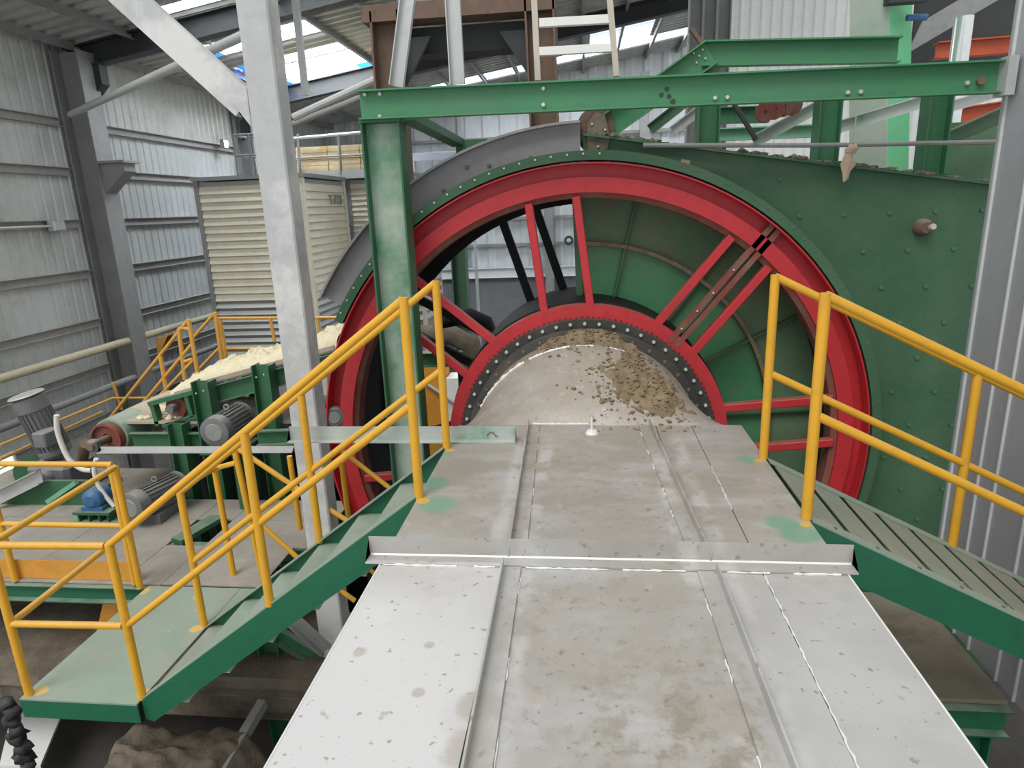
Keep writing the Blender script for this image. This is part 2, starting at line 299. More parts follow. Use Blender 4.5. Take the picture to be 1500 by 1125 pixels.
def inst(me, name, parent, p, axis=None, rot=None):     # shared mesh piece, +Z of the mesh turned to axis
    o = bpy.data.objects.new(name, me); COL.objects.link(o); o.parent = parent; o.location = V(p) - ORG[root_of(parent).name]
    if axis is not None: o.rotation_euler = V(axis).to_track_quat('Z', 'Y').to_euler()
    if rot: o.rotation_euler = rot
    return o
def bolt_mesh(r, h, m, n=6):
    b = MB().tube([(0, 0, 0), (0, 0, h * 0.8), (0, 0, h)], [r, r, r * 0.75], n); return b.mesh('bolt', m, smooth=None)
BOLT = bolt_mesh(0.017, 0.022, 'bolt'); BOLT_D = bolt_mesh(0.018, 0.02, 'bolt_dark'); BOLT_G = bolt_mesh(0.019, 0.012, 'bolt_green', 8); BOLT_S = bolt_mesh(0.010, 0.012, 'bolt')
BOLT_DS = bolt_mesh(0.009, 0.008, 'bolt_dark')

# ================================================================== THE BUILDING
GZ = -3.6
solo(MB().box(-9.3, 8, -2, 25, GZ - 0.2, GZ), 'floor', 'ground', None, None, (0, 8, GZ), kind='structure')
WX = -9.0
def rib_sheet(L, H, pitch, depth, t=0.004, crest=0.30):
    """corrugated sheet lying in local X (across ribs, length L) and Y (along ribs, length H), ribs proud in +Z"""
    n = max(1, round(L / pitch)); p = L / n; pts = []
    for k in range(n):
        x = k * p; pts += [(x, 0), (x + p * (0.5 - crest / 2 - 0.12), 0), (x + p * (0.5 - crest / 2), depth), (x + p * (0.5 + crest / 2), depth), (x + p * (0.5 + crest / 2 + 0.12), 0)]
    pts.append((L, 0)); m = len(pts)
    vs = [V((x, y, z)) for y in (0, H) for x, z in pts] + [V((x, y, z - t)) for y in (0, H) for x, z in pts]
    fs = [(i, i+1, m+i+1, m+i) for i in range(m-1)] + [(2*m+i, 2*m+i+1, 3*m+i+1, 3*m+i) for i in range(m-1)]
    fs += [(i, i+1, 2*m+i+1, 2*m+i) for i in range(m-1)] + [(m+i, m+i+1, 3*m+i+1, 3*m+i) for i in range(m-1)] + [(0, m, 3*m, 2*m), (m-1, 2*m-1, 4*m-1, 3*m-1)]
    return MB().add(vs, fs)
R90 = math.pi / 2
# left wall: sheets run along Y, ribs vertical, proud to the hall (+X)
wl = thing('wall_left', None, None, (WX, 10, GZ), kind='structure')
sh = rib_sheet(0.88, 8.35, 0.22, 0.016, crest=0.62).mesh('cladding_sheet', 'wall_sheet')
rotL = Matrix((V((0, 0, 1)), V((1, 0, 0)), V((0, 1, 0)))).to_euler()   # local X->Y, Y->Z, Z->X
rotL = Matrix(((0, 0, 1), (1, 0, 0), (0, 1, 0))).to_euler()
for k in range(21):
    inst(sh, 'cladding_sheet', wl, (WX + random.uniform(0, 0.006), 5.2 + k * 0.88, GZ), rot=rotL)
for z in (3.31, 2.50, 1.62, 0.74, -0.15, -1.0, -1.9):
    for y0, y1 in ((5.2, 11.15), (11.65, 17.0), (17.4, 21)):
        part(MB().prof(P_C(0.14, 0.07, 0.01), (WX + 0.03, y0, z), (WX + 0.03, y1, z), (1, 0, 0), (0, 0, 1)), 'girt', 'girt_steel', wl)
# columns with corbels on the left wall
for y, lab in ((11.15, 'dusty grey steel wall column carrying a crane corbel, beside the white junction box'), (17.0, 'far steel wall column behind the louvred cooling tower')):
    c = thing('steel_column', lab, 'column', (WX + 0.25, y + 0.25, GZ))
    part(MB().prof(P_H(0.5, 0.42, 0.03), (WX + 0.33, y + 0.25, GZ), (WX + 0.33, y + 0.25, 4.45), (0, 1, 0), (1, 0, 0)), 'shaft', 'steel_mid', c)
    b = part(MB().prism([(WX + 0.58, y + 0.1, 2.62), (WX + 1.02, y + 0.1, 2.62), (WX + 1.02, y + 0.1, 2.48), (WX + 0.58, y + 0.1, 2.12)], (0, 0.3, 0)), 'corbel', 'steel_mid', c)
    part(MB().box(WX + 0.58, WX + 1.08, y + 0.02, y + 0.48, 2.62, 2.66), 'corbel_plate', 'girt_steel', b)
# roof
def rz(x): return 4.6 + 0.15 * (x + 9)
ce = thing('ceiling', None, None, (-2, 14, 5.5), kind='structure')
sl = math.atan(0.15); RL = 12.4 / math.cos(sl)
def roof_strip(y0, w, x0, x1, m, name):
    L_ = (x1 - x0) / math.cos(sl)
    me = rib_sheet(w, L_, 0.29, 0.05).mesh(name, m)
    e = (math.cos(sl), 0, math.sin(sl)); nrm = (-math.sin(sl), 0, math.cos(sl))
    # local X -> world Y ; local Y -> up the slope ; local Z -> -(roof normal) so ribs hang to the hall
    R = Matrix(((0, e[0], -nrm[0]), (1, 0, 0), (0, e[2], -nrm[2])))
    # right-handed check
    if R.determinant() < 0: R = Matrix(((0, e[0], nrm[0]), (1, 0, 0), (0, e[2], nrm[2])))
    return inst(me, name, ce, (x0, y0, rz(x0)), rot=R.to_euler())
OPEN = (-7.62, -5.05, 12.85, 18.2)
y = 8.45; k = 0
while y < 24:
    w = 0.87
    if abs(y - 11.06) < 0.05: w = 0.36
    y1 = y + w
    if w == 0.36 or 20.7 < y < 21.5 or 13.6 < y < 14.2:
        x0 = -7.1 if w == 0.36 else (-4.6 if y > 20 else -3.6); 
        roof_strip(y, w, -9, x0, 'roof_sheet', 'roof_sheet'); 
        xx = x0
        while xx < 3.3: roof_strip(y, w, xx, min(xx + 1.3, 3.4), 'skylight', 'skylight_sheet'); xx += 1.33
    elif OPEN[2] - 0.1 < y < OPEN[3] - 0.4:
        roof_strip(y, w, -9, OPEN[0], 'roof_sheet', 'roof_sheet'); roof_strip(y, w, OPEN[1], 3.4, 'roof_sheet', 'roof_sheet')
    elif 18.3 < y < 20.6:
        roof_strip(y, w, -9, 0.2, 'roof_sheet', 'roof_sheet'); roof_strip(y, w, 0.2, 1.9, 'skylight', 'skylight_sheet'); roof_strip(y, w, 1.9, 3.4, 'roof_sheet', 'roof_sheet')
    else: roof_strip(y, w, -9, 3.4, 'roof_sheet', 'roof_sheet')
    y = y1; k += 1
for x in (-8.68, -7.68, -6.9, -5.0, -4.0, -3.0, -2.0, -1.0, 0, 1.0, 2.0, 3.0):
    part(MB().prof(P_C(0.16, 0.07, 0.012), (x, 8.45, rz(x) - 0.09), (x, (12.8 if x == -6.9 else 24), rz(x) - 0.09), (1, 0, 0), (0, 0, 1)), 'purlin', 'steel_mid', ce)
# open roof light: glazing bars, blue edge sheets and clear panes
OX0, OX1, OY0, OY1 = OPEN
w2 = thing('window_1', None, None, ((OX0 + OX1) / 2, (OY0 + OY1) / 2, rz(OX0)), kind='structure')
def on_roof(x, y, dz=0.0): return V((x, y, rz(x) + dz))
for (x0, x1, y0, y1, m, nm) in ((OX0, OX0 + 0.32, OY0, OY1, 'blue_sheet', 'blue_edge_sheet'), (OX0 + 0.32, OX1, OY0, OY0 + 0.35, 'blue_sheet', 'blue_edge_sheet'), (OX1 - 0.5, OX1, OY1 - 1.1, OY1, 'blue_sheet', 'blue_edge_sheet')):
    part(MB().prism([on_roof(x0, y0, 0.03), on_roof(x1, y0, 0.03), on_roof(x1, y1, 0.03), on_roof(x0, y1, 0.03)], (0, 0, 0.01)), nm, m, w2)
for k in range(3):
    xa = OX0 + 0.34 + k * 0.74
    part(MB().prism([on_roof(xa, OY0 + 0.36, 0.05), on_roof(xa + 0.72, OY0 + 0.36, 0.05), on_roof(xa + 0.72, OY1, 0.05), on_roof(xa, OY1, 0.05)], (0, 0, 0.008)), 'pane', 'skylight', w2)
    part(MB().bar(on_roof(xa, OY0, 0), on_roof(xa, OY1, 0), 0.03, 0.03), 'glazing_bar', 'steel_mid', w2)
for yy in (15.4,):
    part(MB().bar(on_roof(OX0, yy, -0.02), on_roof(OX1, yy, -0.02), 0.07, 0.07), 'glazing_bar', 'steel_mid', w2)
# rafters
for yy, lab, x1, d in ((11.62, 'dark tapered roof rafter in front of the blue-edged roof light', 3.3, 0.36), (17.2, 'dark roof rafter spanning behind the rusty frame and ladder', 3.3, 0.38)):
    r = thing('roof_rafter', lab, 'rafter', (-8.7, yy, 4.1))
    a, b = V((-8.9, yy, rz(-8.9) - 0.07 - d / 2)), V((x1, yy, rz(x1) - 0.07 - d / 2)); ax = (b - a).normalized(); upv = V((-ax.z, 0, ax.x))
    for nm, o1, o2, wd in (('web', -d/2, d/2, 0.014), ('flange', d/2 - 0.02, d/2, 0.24), ('flange', -d/2, -d/2 + 0.02, 0.24)):
        part(MB().prof([(-wd/2, o1), (wd/2, o1), (wd/2, o2), (-wd/2, o2)], a, b, (0, 1, 0), upv), nm, 'dark_steel', r)
    part(MB().prism([(-8.75, yy - 0.1, 4.0), (-8.3, yy - 0.1, 4.35), (-8.3, yy - 0.1, 3.95), (-8.75, yy - 0.1, 3.55)], (0, 0.2, 0)), 'haunch', 'dark_steel', r)
# back wall
wb = thing('wall_back', None, None, (-2, 23.6, GZ), kind='structure')
shb = rib_sheet(1.2, 7.2, 0.6, 0.04).mesh('cladding_sheet', 'far_sheet')
rotB = Matrix(((1, 0, 0), (0, 0, -1), (0, 1, 0))).to_euler()
for k in range(14): inst(shb, 'cladding_sheet', wb, (-9 + k * 1.2, 23.6, -0.6), rot=rotB)
for z in (0.35, 1.25, 2.6, 3.9):
    part(MB().box(-9, 7.8, 23.42, 23.55, z - 0.05, z + 0.05), 'girt', 'louvre_grey', wb)
part(MB().box(-9, 7.8, 23.4, 23.7, GZ, -0.6), 'plinth', 'concrete_dark', wb)
part(MB().prof(P_C(0.35, 0.15, 0.02), (-9, 23.35, -0.6), (7.8, 23.35, -0.6), (0, -1, 0), (0, 0, 1)), 'ledge_channel', 'white_sheet', wb)
for x in (-4.4, -1.2, 2.0):
    part(MB().prof(P_H(0.3, 0.3, 0.02), (x, 23.2, GZ), (x, 23.2, rz(x) - 0.6), (1, 0, 0), (0, 1, 0)), 'post', 'louvre_grey', wb)
# white inner partition wall, upper right, and its dark grey end
wp = thing('wall_inner', None, None, (5, 11.0, GZ), kind='structure')
xw0 = PY(1062, 40, 11).x
shp = rib_sheet(0.9, 8.8, 0.15, 0.02, crest=0.2).mesh('cladding_sheet', 'white_sheet')
for k in range(6): inst(shp, 'cladding_sheet', wp, (xw0 + k * 0.9, 11.0, -1.6), rot=rotB)
xg0 = PY(1008, 40, 10.9).x
for k in range(3):
    part(MB().prof(P_C(0.2, 0.14, 0.02), (xg0 + 0.1 + k * 0.2, 10.95, -1.6), (xg0 + 0.1 + k * 0.2, 10.95, 7.0), (0, -1, 0), (1, 0, 0)), 'end_post', 'steel_mid', wp)
# right wall of grey panels beside the right stair
wr = thing('wall_right', None, None, (3.02, 3.4, -1.93), kind='structure')
yy = 5.40; k = 0
while yy > 0.6:
    w_ = 0.36 if k % 2 == 0 else 0.21
    part(MB().box(3.02, 3.05, yy - w_ + 0.003, yy - 0.003, -1.93, 3.9), 'panel', 'panel_grey', wr)
    part(MB().prism([(3.02, yy - 0.010, -1.93), (3.004, yy - 0.006, -1.93), (3.004, yy + 0.006, -1.93), (3.02, yy + 0.010, -1.93)], (0, 0, 5.83)), 'seam', 'panel_edge', wr)
    yy -= w_; k += 1
part(MB().box(3.05, 3.10, 0.6, 5.4, -1.93, 3.9), 'backing', 'panel_grey', wr)
part(MB().box(3.0, 3.22, 5.401, 5.43, -1.93, 3.9), 'end_flashing', 'panel_grey', wr)

# ================================================================== THE FEED CHUTE COVER
ch = thing('feed_chute', 'dusty light grey steel chute cover with welded angle ribs and round neck', 'chute', (0.08, 2.7, -1.9))
XS = [(-0.97, -0.385), (-0.379, 0.515), (0.521, 0.772), (0.778, 1.135)]
for (y0, y1) in ((0.25, 2.69), (2.694, 4.70)):
    for i, (a, b) in enumerate(XS):
        # sheets are slightly dished between their welds
        def fn(u, v, a=a, b=b, y0=y0, y1=y1, s=random.uniform(-1, 1)):
            return V((a + (b - a) * u, y0 + (y1 - y0) * v, 0.006 * s * math.sin(math.pi * u) * math.sin(2 * math.pi * v + s)))
        g = MB().grid(fn, 6, 14); n0 = len(g.v); g2 = [p - V((0, 0, 0.012)) for p in g.v]; f2 = list(g.f)
        g.add(g2, f2)
        part(g, 'cover_sheet', 'plate', ch, smooth=40)
def weld(path, r=0.006):
    pts = []
    for a, b in zip(path[:-1], path[1:]):
        n = max(2, int((V(b) - V(a)).length / 0.022))
        pts += [V(a).lerp(V(b), i / n) + V((random.uniform(-.0025, .0025), random.uniform(-.003, .003), 0)) for i in range(n)]
    pts.append(V(path[-1]))
    return MB().tube(pts, [r * random.uniform(0.35, 1.15) for _ in pts], 6)
for p in ([(0.775, 0.3, 0.004), (0.775, 2.68, 0.004)], [(0.775, 3.3, 0.003), (0.775, 3.9, 0.003)]): part(weld(p, 0.0045), 'weld_bead', 'weld', ch)
for s_, x in ((1, -0.97), (-1, 1.135)):
    part(MB().box(min(x, x + 0.012 * s_), max(x, x + 0.012 * s_), 0.25, 4.7, -0.62, -0.012), 'side_sheet', 'plate', ch)
    part(MB().tube([(x, 0.3, 0), (x, 2.7, 0)], 0.004, 6), 'edge_line', 'weld', ch)  # thin pale line along the outer sheet edge
# rib angles: flat leg on the sheet, upright leg
for (x0, y0, x1, y1, d) in ((-0.345, 0.3, -0.385, 2.66, 1), (-0.37, 2.74, -0.43, 4.68, 1), (0.60, 0.3, 0.575, 2.66, -1), (0.565, 2.74, 0.475, 4.68, -1)):
    o = part(MB().prof(P_L(0.085, 0.055, 0.008), (x0, y0, 0.004), (x1, y1, 0.004), (d, 0, 0), (0, 0, 1)), 'rib_angle', 'plate', ch)
    for q_ in range(6):
        t0_ = (q_ + random.uniform(0.1, 0.5)) / 6; t1_ = t0_ + 0.05
        part(weld([(x0 + (x1 - x0) * t + d * 0.088, y0 + (y1 - y0) * t, 0.003) for t in (t0_, t1_)], 0.004), 'weld_bead', 'weld', ch)
part(MB().prof(P_L(-0.075, 0.10, 0.008), (-1.04, 2.745, 0.004), (1.175, 2.745, 0.004), (0, 1, 0), (0, 0, 1)), 'cross_angle', 'plate', ch)
for a, b in ((-0.95, -0.6), (-0.52, -0.42), (-0.28, 0.1), (0.16, 0.44), (0.62, 0.8), (0.9, 1.1)): part(weld([(a, 2.664, 0.006), (b, 2.664, 0.006)], 0.006), 'weld_bead', 'weld', ch)
part(MB().tube([(0.045, 4.52, 0), (0.045, 4.52, 0.025)], [0.05, 0.035], 8).tube([(0.045, 4.52, 0.02), (0.045, 4.52, 0.13)], 0.008, 6), 'lifting_pin', 'weld', ch)
part(MB().prof([(0, 0), (-0.007, 0), (0, 0.007)], (-1.035, 2.744, 0.0125), (1.17, 2.744, 0.0125), (0, 1, 0), (0, 0, 1)), 'fold_highlight', 'weld', ch)  # white strip, a highlight painted along the fold of the cross angle
# neck: flat sheet edge turning into the round inlet
WC = V((0.0, 0, -0.53)); YW = 5.8
def neck(u, v):
    a = math.radians(162 - 144 * u)
    if v <= 0.6:
        t = v / 0.6; e = t * t * (3 - 2 * t) * 0.6 + t * 0.4
        p0 = V((-0.985 + 2.09 * u, 4.70, -0.004)); p1 = V((WC.x + 1.02 * math.cos(a), 5.36, WC.z + 1.0 * math.sin(a)))
        k = 0.5 * (1 - math.cos(math.pi * u)) * 0.35 + u * 0.65
        p0 = V((-0.985 + 2.09 * k, 4.70, -0.004)); p = p0.lerp(p1, t); p.z = p0.z + (p1.z - p0.z) * (t ** 0.8); return p
    t = (v - 0.6) / 0.4
    return V((WC.x + 1.02 * math.cos(a), 5.36 + 0.5 * t, WC.z + (1.0 + 0.02 * t) * math.sin(a)))
part(MB().grid(neck, 40, 20), 'inlet_neck', 'plate', ch, smooth=60)
for a_, b_, r_ in ((152, 118, 0.017), (117, 96, 0.013), (94, 84, 0.009), (80, 68, 0.009)):
    part(weld([V((WC.x + 1.022 * math.cos(math.radians(a)), 5.36, WC.z + 1.004 * math.sin(math.radians(a)))) for a in range(a_, b_, -2)], r_), 'neck_weld', 'weld', ch, smooth=60)
part(weld([(-0.4, 4.71, 0.008), (0.02, 4.71, 0.008)], 0.01), 'weld_bead', 'weld', ch)
# dirt heaped on the neck
def clump(c, rx, ry, rzz, seed, n=3):
    bm = bmesh.new(); bmesh.ops.create_icosphere(bm, subdivisions=n, radius=1); rnd = random.Random(seed)
    from mathutils import noise as mn
    m_ = MB(); idx = {}
    for i, v_ in enumerate(bm.verts):
        d = 0.62 + 0.55 * mn.noise(v_.co * 2.3 + V((seed, 0, 0))) + 0.25 * mn.noise(v_.co * 6 + V((0, seed, 0)))
        m_.v.append(V((c[0] + v_.co.x * rx * d, c[1] + v_.co.y * ry * d, c[2] + v_.co.z * rzz * d)))
    for f in bm.faces: m_.f.append(tuple(v_.index for v_ in f.verts))
    bm.free(); return m_
def neck_z(x, y):
    if y < 4.70: return 0.0
    zc = WC.z + 1.0 * math.sqrt(max(0.05, 1 - (x / 1.02) ** 2))
    if y < 5.36: t = (y - 4.7) / 0.66; return (t ** 0.8) * zc
    return zc
from mathutils import noise as mnoise
def heap(u, v):
    x = -0.62 + 1.56 * u; y_ = 4.58 + 1.14 * v
    n1 = mnoise.fractal(V((x * 3.2, y_ * 3.2, 1.7)), 1.0, 2.0, 4); n2 = mnoise.fractal(V((x * 11, y_ * 11, 4.2)), 0.8, 2.0, 4)
    e = math.exp(-((x - 0.46) / 0.30) ** 2 - ((y_ - 5.06) / 0.27) ** 2) * 0.17 + math.exp(-((x - 0.08) / 0.50) ** 2 - ((y_ - 5.56) / 0.17) ** 2) * 0.15
    h = e - 0.07 + n1 * 0.055 + n2 * 0.048
    return V((x, y_, neck_z(x, y_) + max(-0.03, min(h, 0.10))))
dm = MB().grid(heap, 150, 110); rnd = random.Random(3)
for i in range(650):
    t = rnd.random(); x = rnd.gauss(0.42, 0.24) if t < 0.6 else rnd.gauss(0.05, 0.34); yy = rnd.gauss(5.0, 0.22) if t < 0.6 else rnd.gauss(5.5, 0.1)
    x = min(0.92, max(-0.6, x)); yy = min(5.7, max(4.56, yy)); r = rnd.uniform(0.006, 0.022)
    c = clump((x, yy, max(neck_z(x, yy), heap((x + 0.62) / 1.56, (yy - 4.58) / 1.14).z) + r * 0.1), r * 1.5, r * 1.5, r * 0.9, i * 1.37, 1); dm.add(c.v, c.f)
solo(dm, 'spilled_dirt', 'dirt', 'clumps of brown spilled dirt heaped on the round chute neck', 'dirt', (0.3, 5.1, 0.3), smooth=70, kind='stuff')

# ================================================================== THE DRUM WHEEL
def pol(R, a, Y): a = math.radians(a); return V((WC.x + R * math.cos(a), Y, WC.z + R * math.sin(a)))
wh = thing('mill_drum', 'large red spoked drum wheel with black bolted hub flange', 'wheel', (WC.x, YW, WC.z - 2.5))
part(MB().ring([(2.475, 5.71), (2.475, 6.0), (2.235, 6.0), (2.235, 5.775), (2.36, 5.775), (2.365, 5.86), (2.462, 5.86), (2.462, 5.71)], WC.x, WC.z, n=128), 'outer_rim', 'red', wh, smooth=30)
part(MB().ring([(2.234, 5.80), (2.234, 6.0), (2.19, 6.0), (2.19, 5.83)], WC.x, WC.z, n=128), 'rim_web', 'red_rust', wh, smooth=30)
part(MB().ring([(1.285, 5.78), (1.285, 5.9), (1.0, 5.9), (1.0, 5.78)], WC.x, WC.z, n=96), 'hub_ring', 'red', wh, smooth=30)
part(MB().ring([(1.165, 5.72), (1.165, 5.775), (1.02, 5.775), (1.02, 5.72)], WC.x, WC.z, n=96), 'hub_flange', 'hub_black', wh, smooth=30)
part(MB().ring([(1.085, 5.64), (1.085, 5.715), (1.005, 5.715), (1.005, 5.62)], WC.x, WC.z, n=96), 'clamp_ring', 'hub_black', wh, smooth=30)
for k in range(56):
    inst(BOLT, 'hub_bolt', wh, pol(1.125, k * 360 / 56, 5.722), axis=(0, -1, 0))
for k in range(40):
    inst(BOLT_D, 'clamp_bolt', wh, pol(1.048, k * 9 + 4, 5.642), axis=(0, -1, 0))
for k in range(8):
    a = (97, 140, 185, 230, 275, 320, 5, 50.5)[k]
    for off in (-0.205, 0.205):
        d = V((math.cos(math.radians(a)), 0, math.sin(math.radians(a)))); n_ = V((-d.z, 0, d.x)); c = V((WC.x, 5.83, WC.z)) + n_ * off
        part(MB().bar(c + d * 1.25, c + d * 2.20, 0.085, 0.07, (0, 1, 0)), 'spoke', 'red', wh, bevel=0.006)
        ar = math.radians(a + 11); d2 = V((math.cos(ar), 0, math.sin(ar))); cb = V((WC.x, 7.0, WC.z)) + V((-d2.z, 0, d2.x)) * off * 0.9; part(MB().bar(cb + d2 * 1.25, cb + d2 * 2.25, 0.07, 0.085, (0, 1, 0)), 'rear_spoke', 'black', wh)
# the rusty joint bars at the upper right split of the rim
a = 50; d = V((math.cos(math.radians(a)), 0, math.sin(math.radians(a)))); n_ = V((-d.z, 0, d.x))
for off in (-0.035, 0.035):
    c = V((WC.x, 5.80, WC.z)) + n_ * off
    part(MB().bar(c + d * 1.2, c + d * 2.47, 0.05, 0.045, (0, 1, 0)), 'joint_bar', 'red_rust', wh)
for R in (1.35, 1.55, 1.75, 2.0): inst(BOLT_S, 'joint_bolt', wh, V((WC.x, 5.77, WC.z)) + d * R + n_ * 0.035, axis=(0, -1, 0))
part(MB().ring([(2.33, 6.0), (2.33, 7.02), (2.28, 7.02), (2.28, 6.0)], WC.x, WC.z, n=128), 'drum_shell', 'black', wh, smooth=30)
part(MB().ring([(1.30, 5.9), (1.30, 7.05), (1.0, 7.05), (1.0, 5.9)], WC.x, WC.z, n=96), 'hub_barrel', 'black', wh, smooth=30)
part(MB().ring([(2.40, 6.95), (2.40, 7.05), (2.15, 7.05), (2.15, 6.95)], WC.x, WC.z, n=96), 'rear_rim', 'black', wh, smooth=30)
# toothed dark ring behind the bolts (paint edge of the hub)
tm = MB()
for k in range(150):
    p = pol(1.168, k * 2.4, 5.776); q = pol(1.168 + 0.02 * (0.4 + 0.6 * ((k * 7919) % 13) / 13), k * 2.4, 5.776); tm.bar(p, q, 0.016, 0.012, (0, 1, 0))
part(tm, 'flange_teeth', 'hub_black', wh, kind='stuff')

# ---- guard ring, grey guard and green housing (these stand still)
ho = thing('drum_housing', 'big green riveted casing plate around the right side of the red wheel', 'housing', (1.9, 5.95, -3.0))
YH = 5.93
top0 = PY(888, 200, YH); top1 = PY(1452, 268, YH); RC = 2.52
tl = V((0.02, YH, top0.z)); slope = (top1.z - top0.z) / (top1.x - top0.x)
def ztop(x): return top0.z + slope * (x - top0.x)
arc = [pol(RC, a, YH) for a in range(90, -76, -3)]
outer = [V((4.4, YH, arc[-1].z)), V((4.4, YH, ztop(4.4))), V((0.0, YH, ztop(0.0)))]
# casing plate built as quads between the arc and the outer outline
cm = MB(); n = len(arc)
outl = []
for i in range(n):
    t = i / (n - 1)
    a = 90 - 165 * t
    if a > 30: x = 4.4 * (90 - a) / 60; outl.append(V((x, YH, ztop(x))))
    else: s_ = (30 - a) / 105; outl.append(V((4.4, YH, ztop(4.4) + (arc[-1].z - ztop(4.4)) * s_)))
for i in range(n - 1):
    q = [arc[i], outl[i], outl[i+1], arc[i+1]]; cm.prism(q, (0, 0.02, 0))
part(cm, 'casing_plate', 'housing_green', ho)
part(MB().prism([V((0.0, YH - 0.07, ztop(0.0) - 0.02)), V((4.4, YH - 0.07, ztop(4.4) - 0.02)), V((4.4, YH - 0.07, ztop(4.4))), V((0.0, YH - 0.07, ztop(0)))], (0, 0.9, 0)), 'top_plate', 'housing_green', ho)
dmm = MB(); rnd = random.Random(5)
for i in range(320):
    x = rnd.uniform(0.05, 3.6); r = rnd.uniform(0.015, 0.05); c = clump((x, rnd.uniform(YH - 0.06, YH + 0.2), ztop(x) + r * 0.2), r * 1.6, r * 1.3, r * 0.7, i * 2.1, 1); dmm.add(c.v, c.f)
part(dmm, 'dirt_on_top', 'mud', ho, kind='stuff', label='brown dirt lying along the top of the casing')
part(MB().ring([(2.565, 5.70), (2.565, 5.725), (2.505, 5.725), (2.505, 5.95), (2.49, 5.95), (2.49, 5.70)], WC.x, WC.z, -75, 152, n=110), 'guard_ring', 'housing_green', ho, smooth=30)
for k in range(75):
    inst(BOLT_S if k > 52 else BOLT_DS, 'ring_bolt', ho, pol(2.538, -72 + k * 3.0, 5.702), axis=(0, -1, 0))
# rivet grid
cnt = 0
for j in range(13):
    for i in range(9):
        x = 0.55 + i * 0.36 + (0.18 if j % 2 else 0); z = 1.75 - j * 0.31
        if x < 4.2 and z < ztop(x) - 0.12 and math.hypot(x - WC.x, z - WC.z) > RC + 0.12: inst(BOLT_G, 'rivet', ho, (x, YH, z), axis=(0, -1, 0)); cnt += 1
pf = PY(1350, 333, YH)
ft = part(MB().tube([pf, pf + V((0, -0.06, 0)), pf + V((0, -0.09, 0))], [0.075, 0.07, 0.045], 12), 'rusty_plug', 'rust', ho, smooth=35)
part(MB().tube([pf + V((0.03, -0.08, 0)), pf + V((0.03, -0.13, 0.01))], 0.025, 8), 'plug_stub', 'ladder_paint', ft)
pp = PY(1003, 241, YH); part(MB().prism([pp + V((-0.045, -0.004, -0.04)), pp + V((0.03, -0.004, -0.05)), pp + V((0.045, -0.004, 0.03)), pp + V((-0.03, -0.004, 0.045))], (0, 0.004, 0)), 'tape_scrap', 'rag', ho)
# green end plates seen between the spokes
YE = 6.42
def sector(R0, R1, a0, a1, y0, y1, n=8): return MB().ring([(R1, y0), (R1, y1), (R0, y1), (R0, y0)], WC.x, WC.z, a0, a1, n)
angs = [91.5, 77.5, 52.5, 28, 3.5, -21, -46, -70]
for a1, a0 in zip(angs[:-1], angs[1:]):
    part(sector(1.30, 1.775, a0 + 0.25, a1 - 0.25, YE, YE + 0.02), 'inner_end_plate', 'drum_green', ho)
    part(sector(1.785, 2.27, a0 + 0.25, a1 - 0.25, YE - 0.02, YE), 'outer_end_plate', 'drum_dusty', ho)
for a0 in angs: part(MB().bar(pol(1.30, a0, YE - 0.03), pol(2.27, a0, YE - 0.05), 0.09, 0.02, (0, 1, 0)), 'radial_rib', 'housing_green', ho)
part(sector(1.765, 1.80, -70, 91, YE - 0.10, YE + 0.02, 60), 'ring_rib', 'dirt', ho, smooth=30)
part(MB().bar(pol(1.30, 92, YE - 0.05), pol(2.28, 92, YE - 0.05), 0.14, 0.06, (0, 1, 0)), 'edge_post', 'housing_green', ho)
lug = pol(1.82, 94.5, YE - 0.08); part(MB().ring([(0.045, YE - 0.1), (0.045, YE - 0.06), (0.022, YE - 0.06), (0.022, YE - 0.1)], lug.x, lug.z, n=12), 'lifting_lug', 'housing_green', ho)
gg = thing('curved_guard', 'grey crescent sheet metal guard over the upper left of the red wheel', 'guard', (-1.5, 5.85, 1.0))
part(MB().ring([(2.79, 5.90), (2.79, 5.93), (2.50, 5.93), (2.50, 5.90)], WC.x, WC.z, 90.5, 150, n=60), 'guard_sheet', 'grey_guard', gg, smooth=30)
part(MB().ring([(2.81, 5.80), (2.81, 6.5), (2.79, 6.5), (2.79, 5.80)], WC.x, WC.z, 90.5, 150, n=60), 'guard_rim', 'grey_guard', gg, smooth=30)
for p in ((2.68, 112), (2.62, 108), (2.6, 118), (2.58, 100)): inst(BOLT_D, 'guard_bolt', gg, pol(p[0], p[1], 5.90), axis=(0, -1, 0))

# ================================================================== GREEN PORTAL AND FRAMES
gc = thing('portal_column', 'dusty green steel column standing before the wheel, carrying the long green beam', 'column', (-1.6, 5.42, GZ))
part(MB().box(-1.74, -1.44, 5.46, 5.475, GZ + 0.03, 2.29), 'web', 'column_green', gc)
for x in (-1.75, -1.45): part(MB().box(x, x + 0.015, 5.36, 5.57, GZ + 0.03, 2.29), 'flange', 'green', gc)
part(MB().box(-1.9, -1.3, 5.25, 5.7, GZ, GZ + 0.03), 'base_plate', 'green', gc)
part(MB().box(-1.76, -1.42, 5.35, 5.58, 2.29, 2.31), 'cap_plate', 'green', gc)
gb = thing('portal_beam', 'long green channel beam bolted across the top of the portal', 'beam', (0.6, 5.38, 2.3))
bl, br = V((-1.74, 5.40, 2.42)), V((2.94, 5.40, 2.365))
part(MB().prof(P_C(0.215, 0.085, 0.012), bl, br, (0, -1, 0), (0, 0, 1)), 'channel', 'beam_green', gb)
for px, py in ((535, 139), (557, 138), (557, 171), (796, 130), (796, 154), (1047, 144), (1065, 143), (1241, 136), (1260, 135), (1416, 122)):
    inst(BOLT, 'bolt', gb, PY(px, py, 5.387), axis=(0, -1, 0))
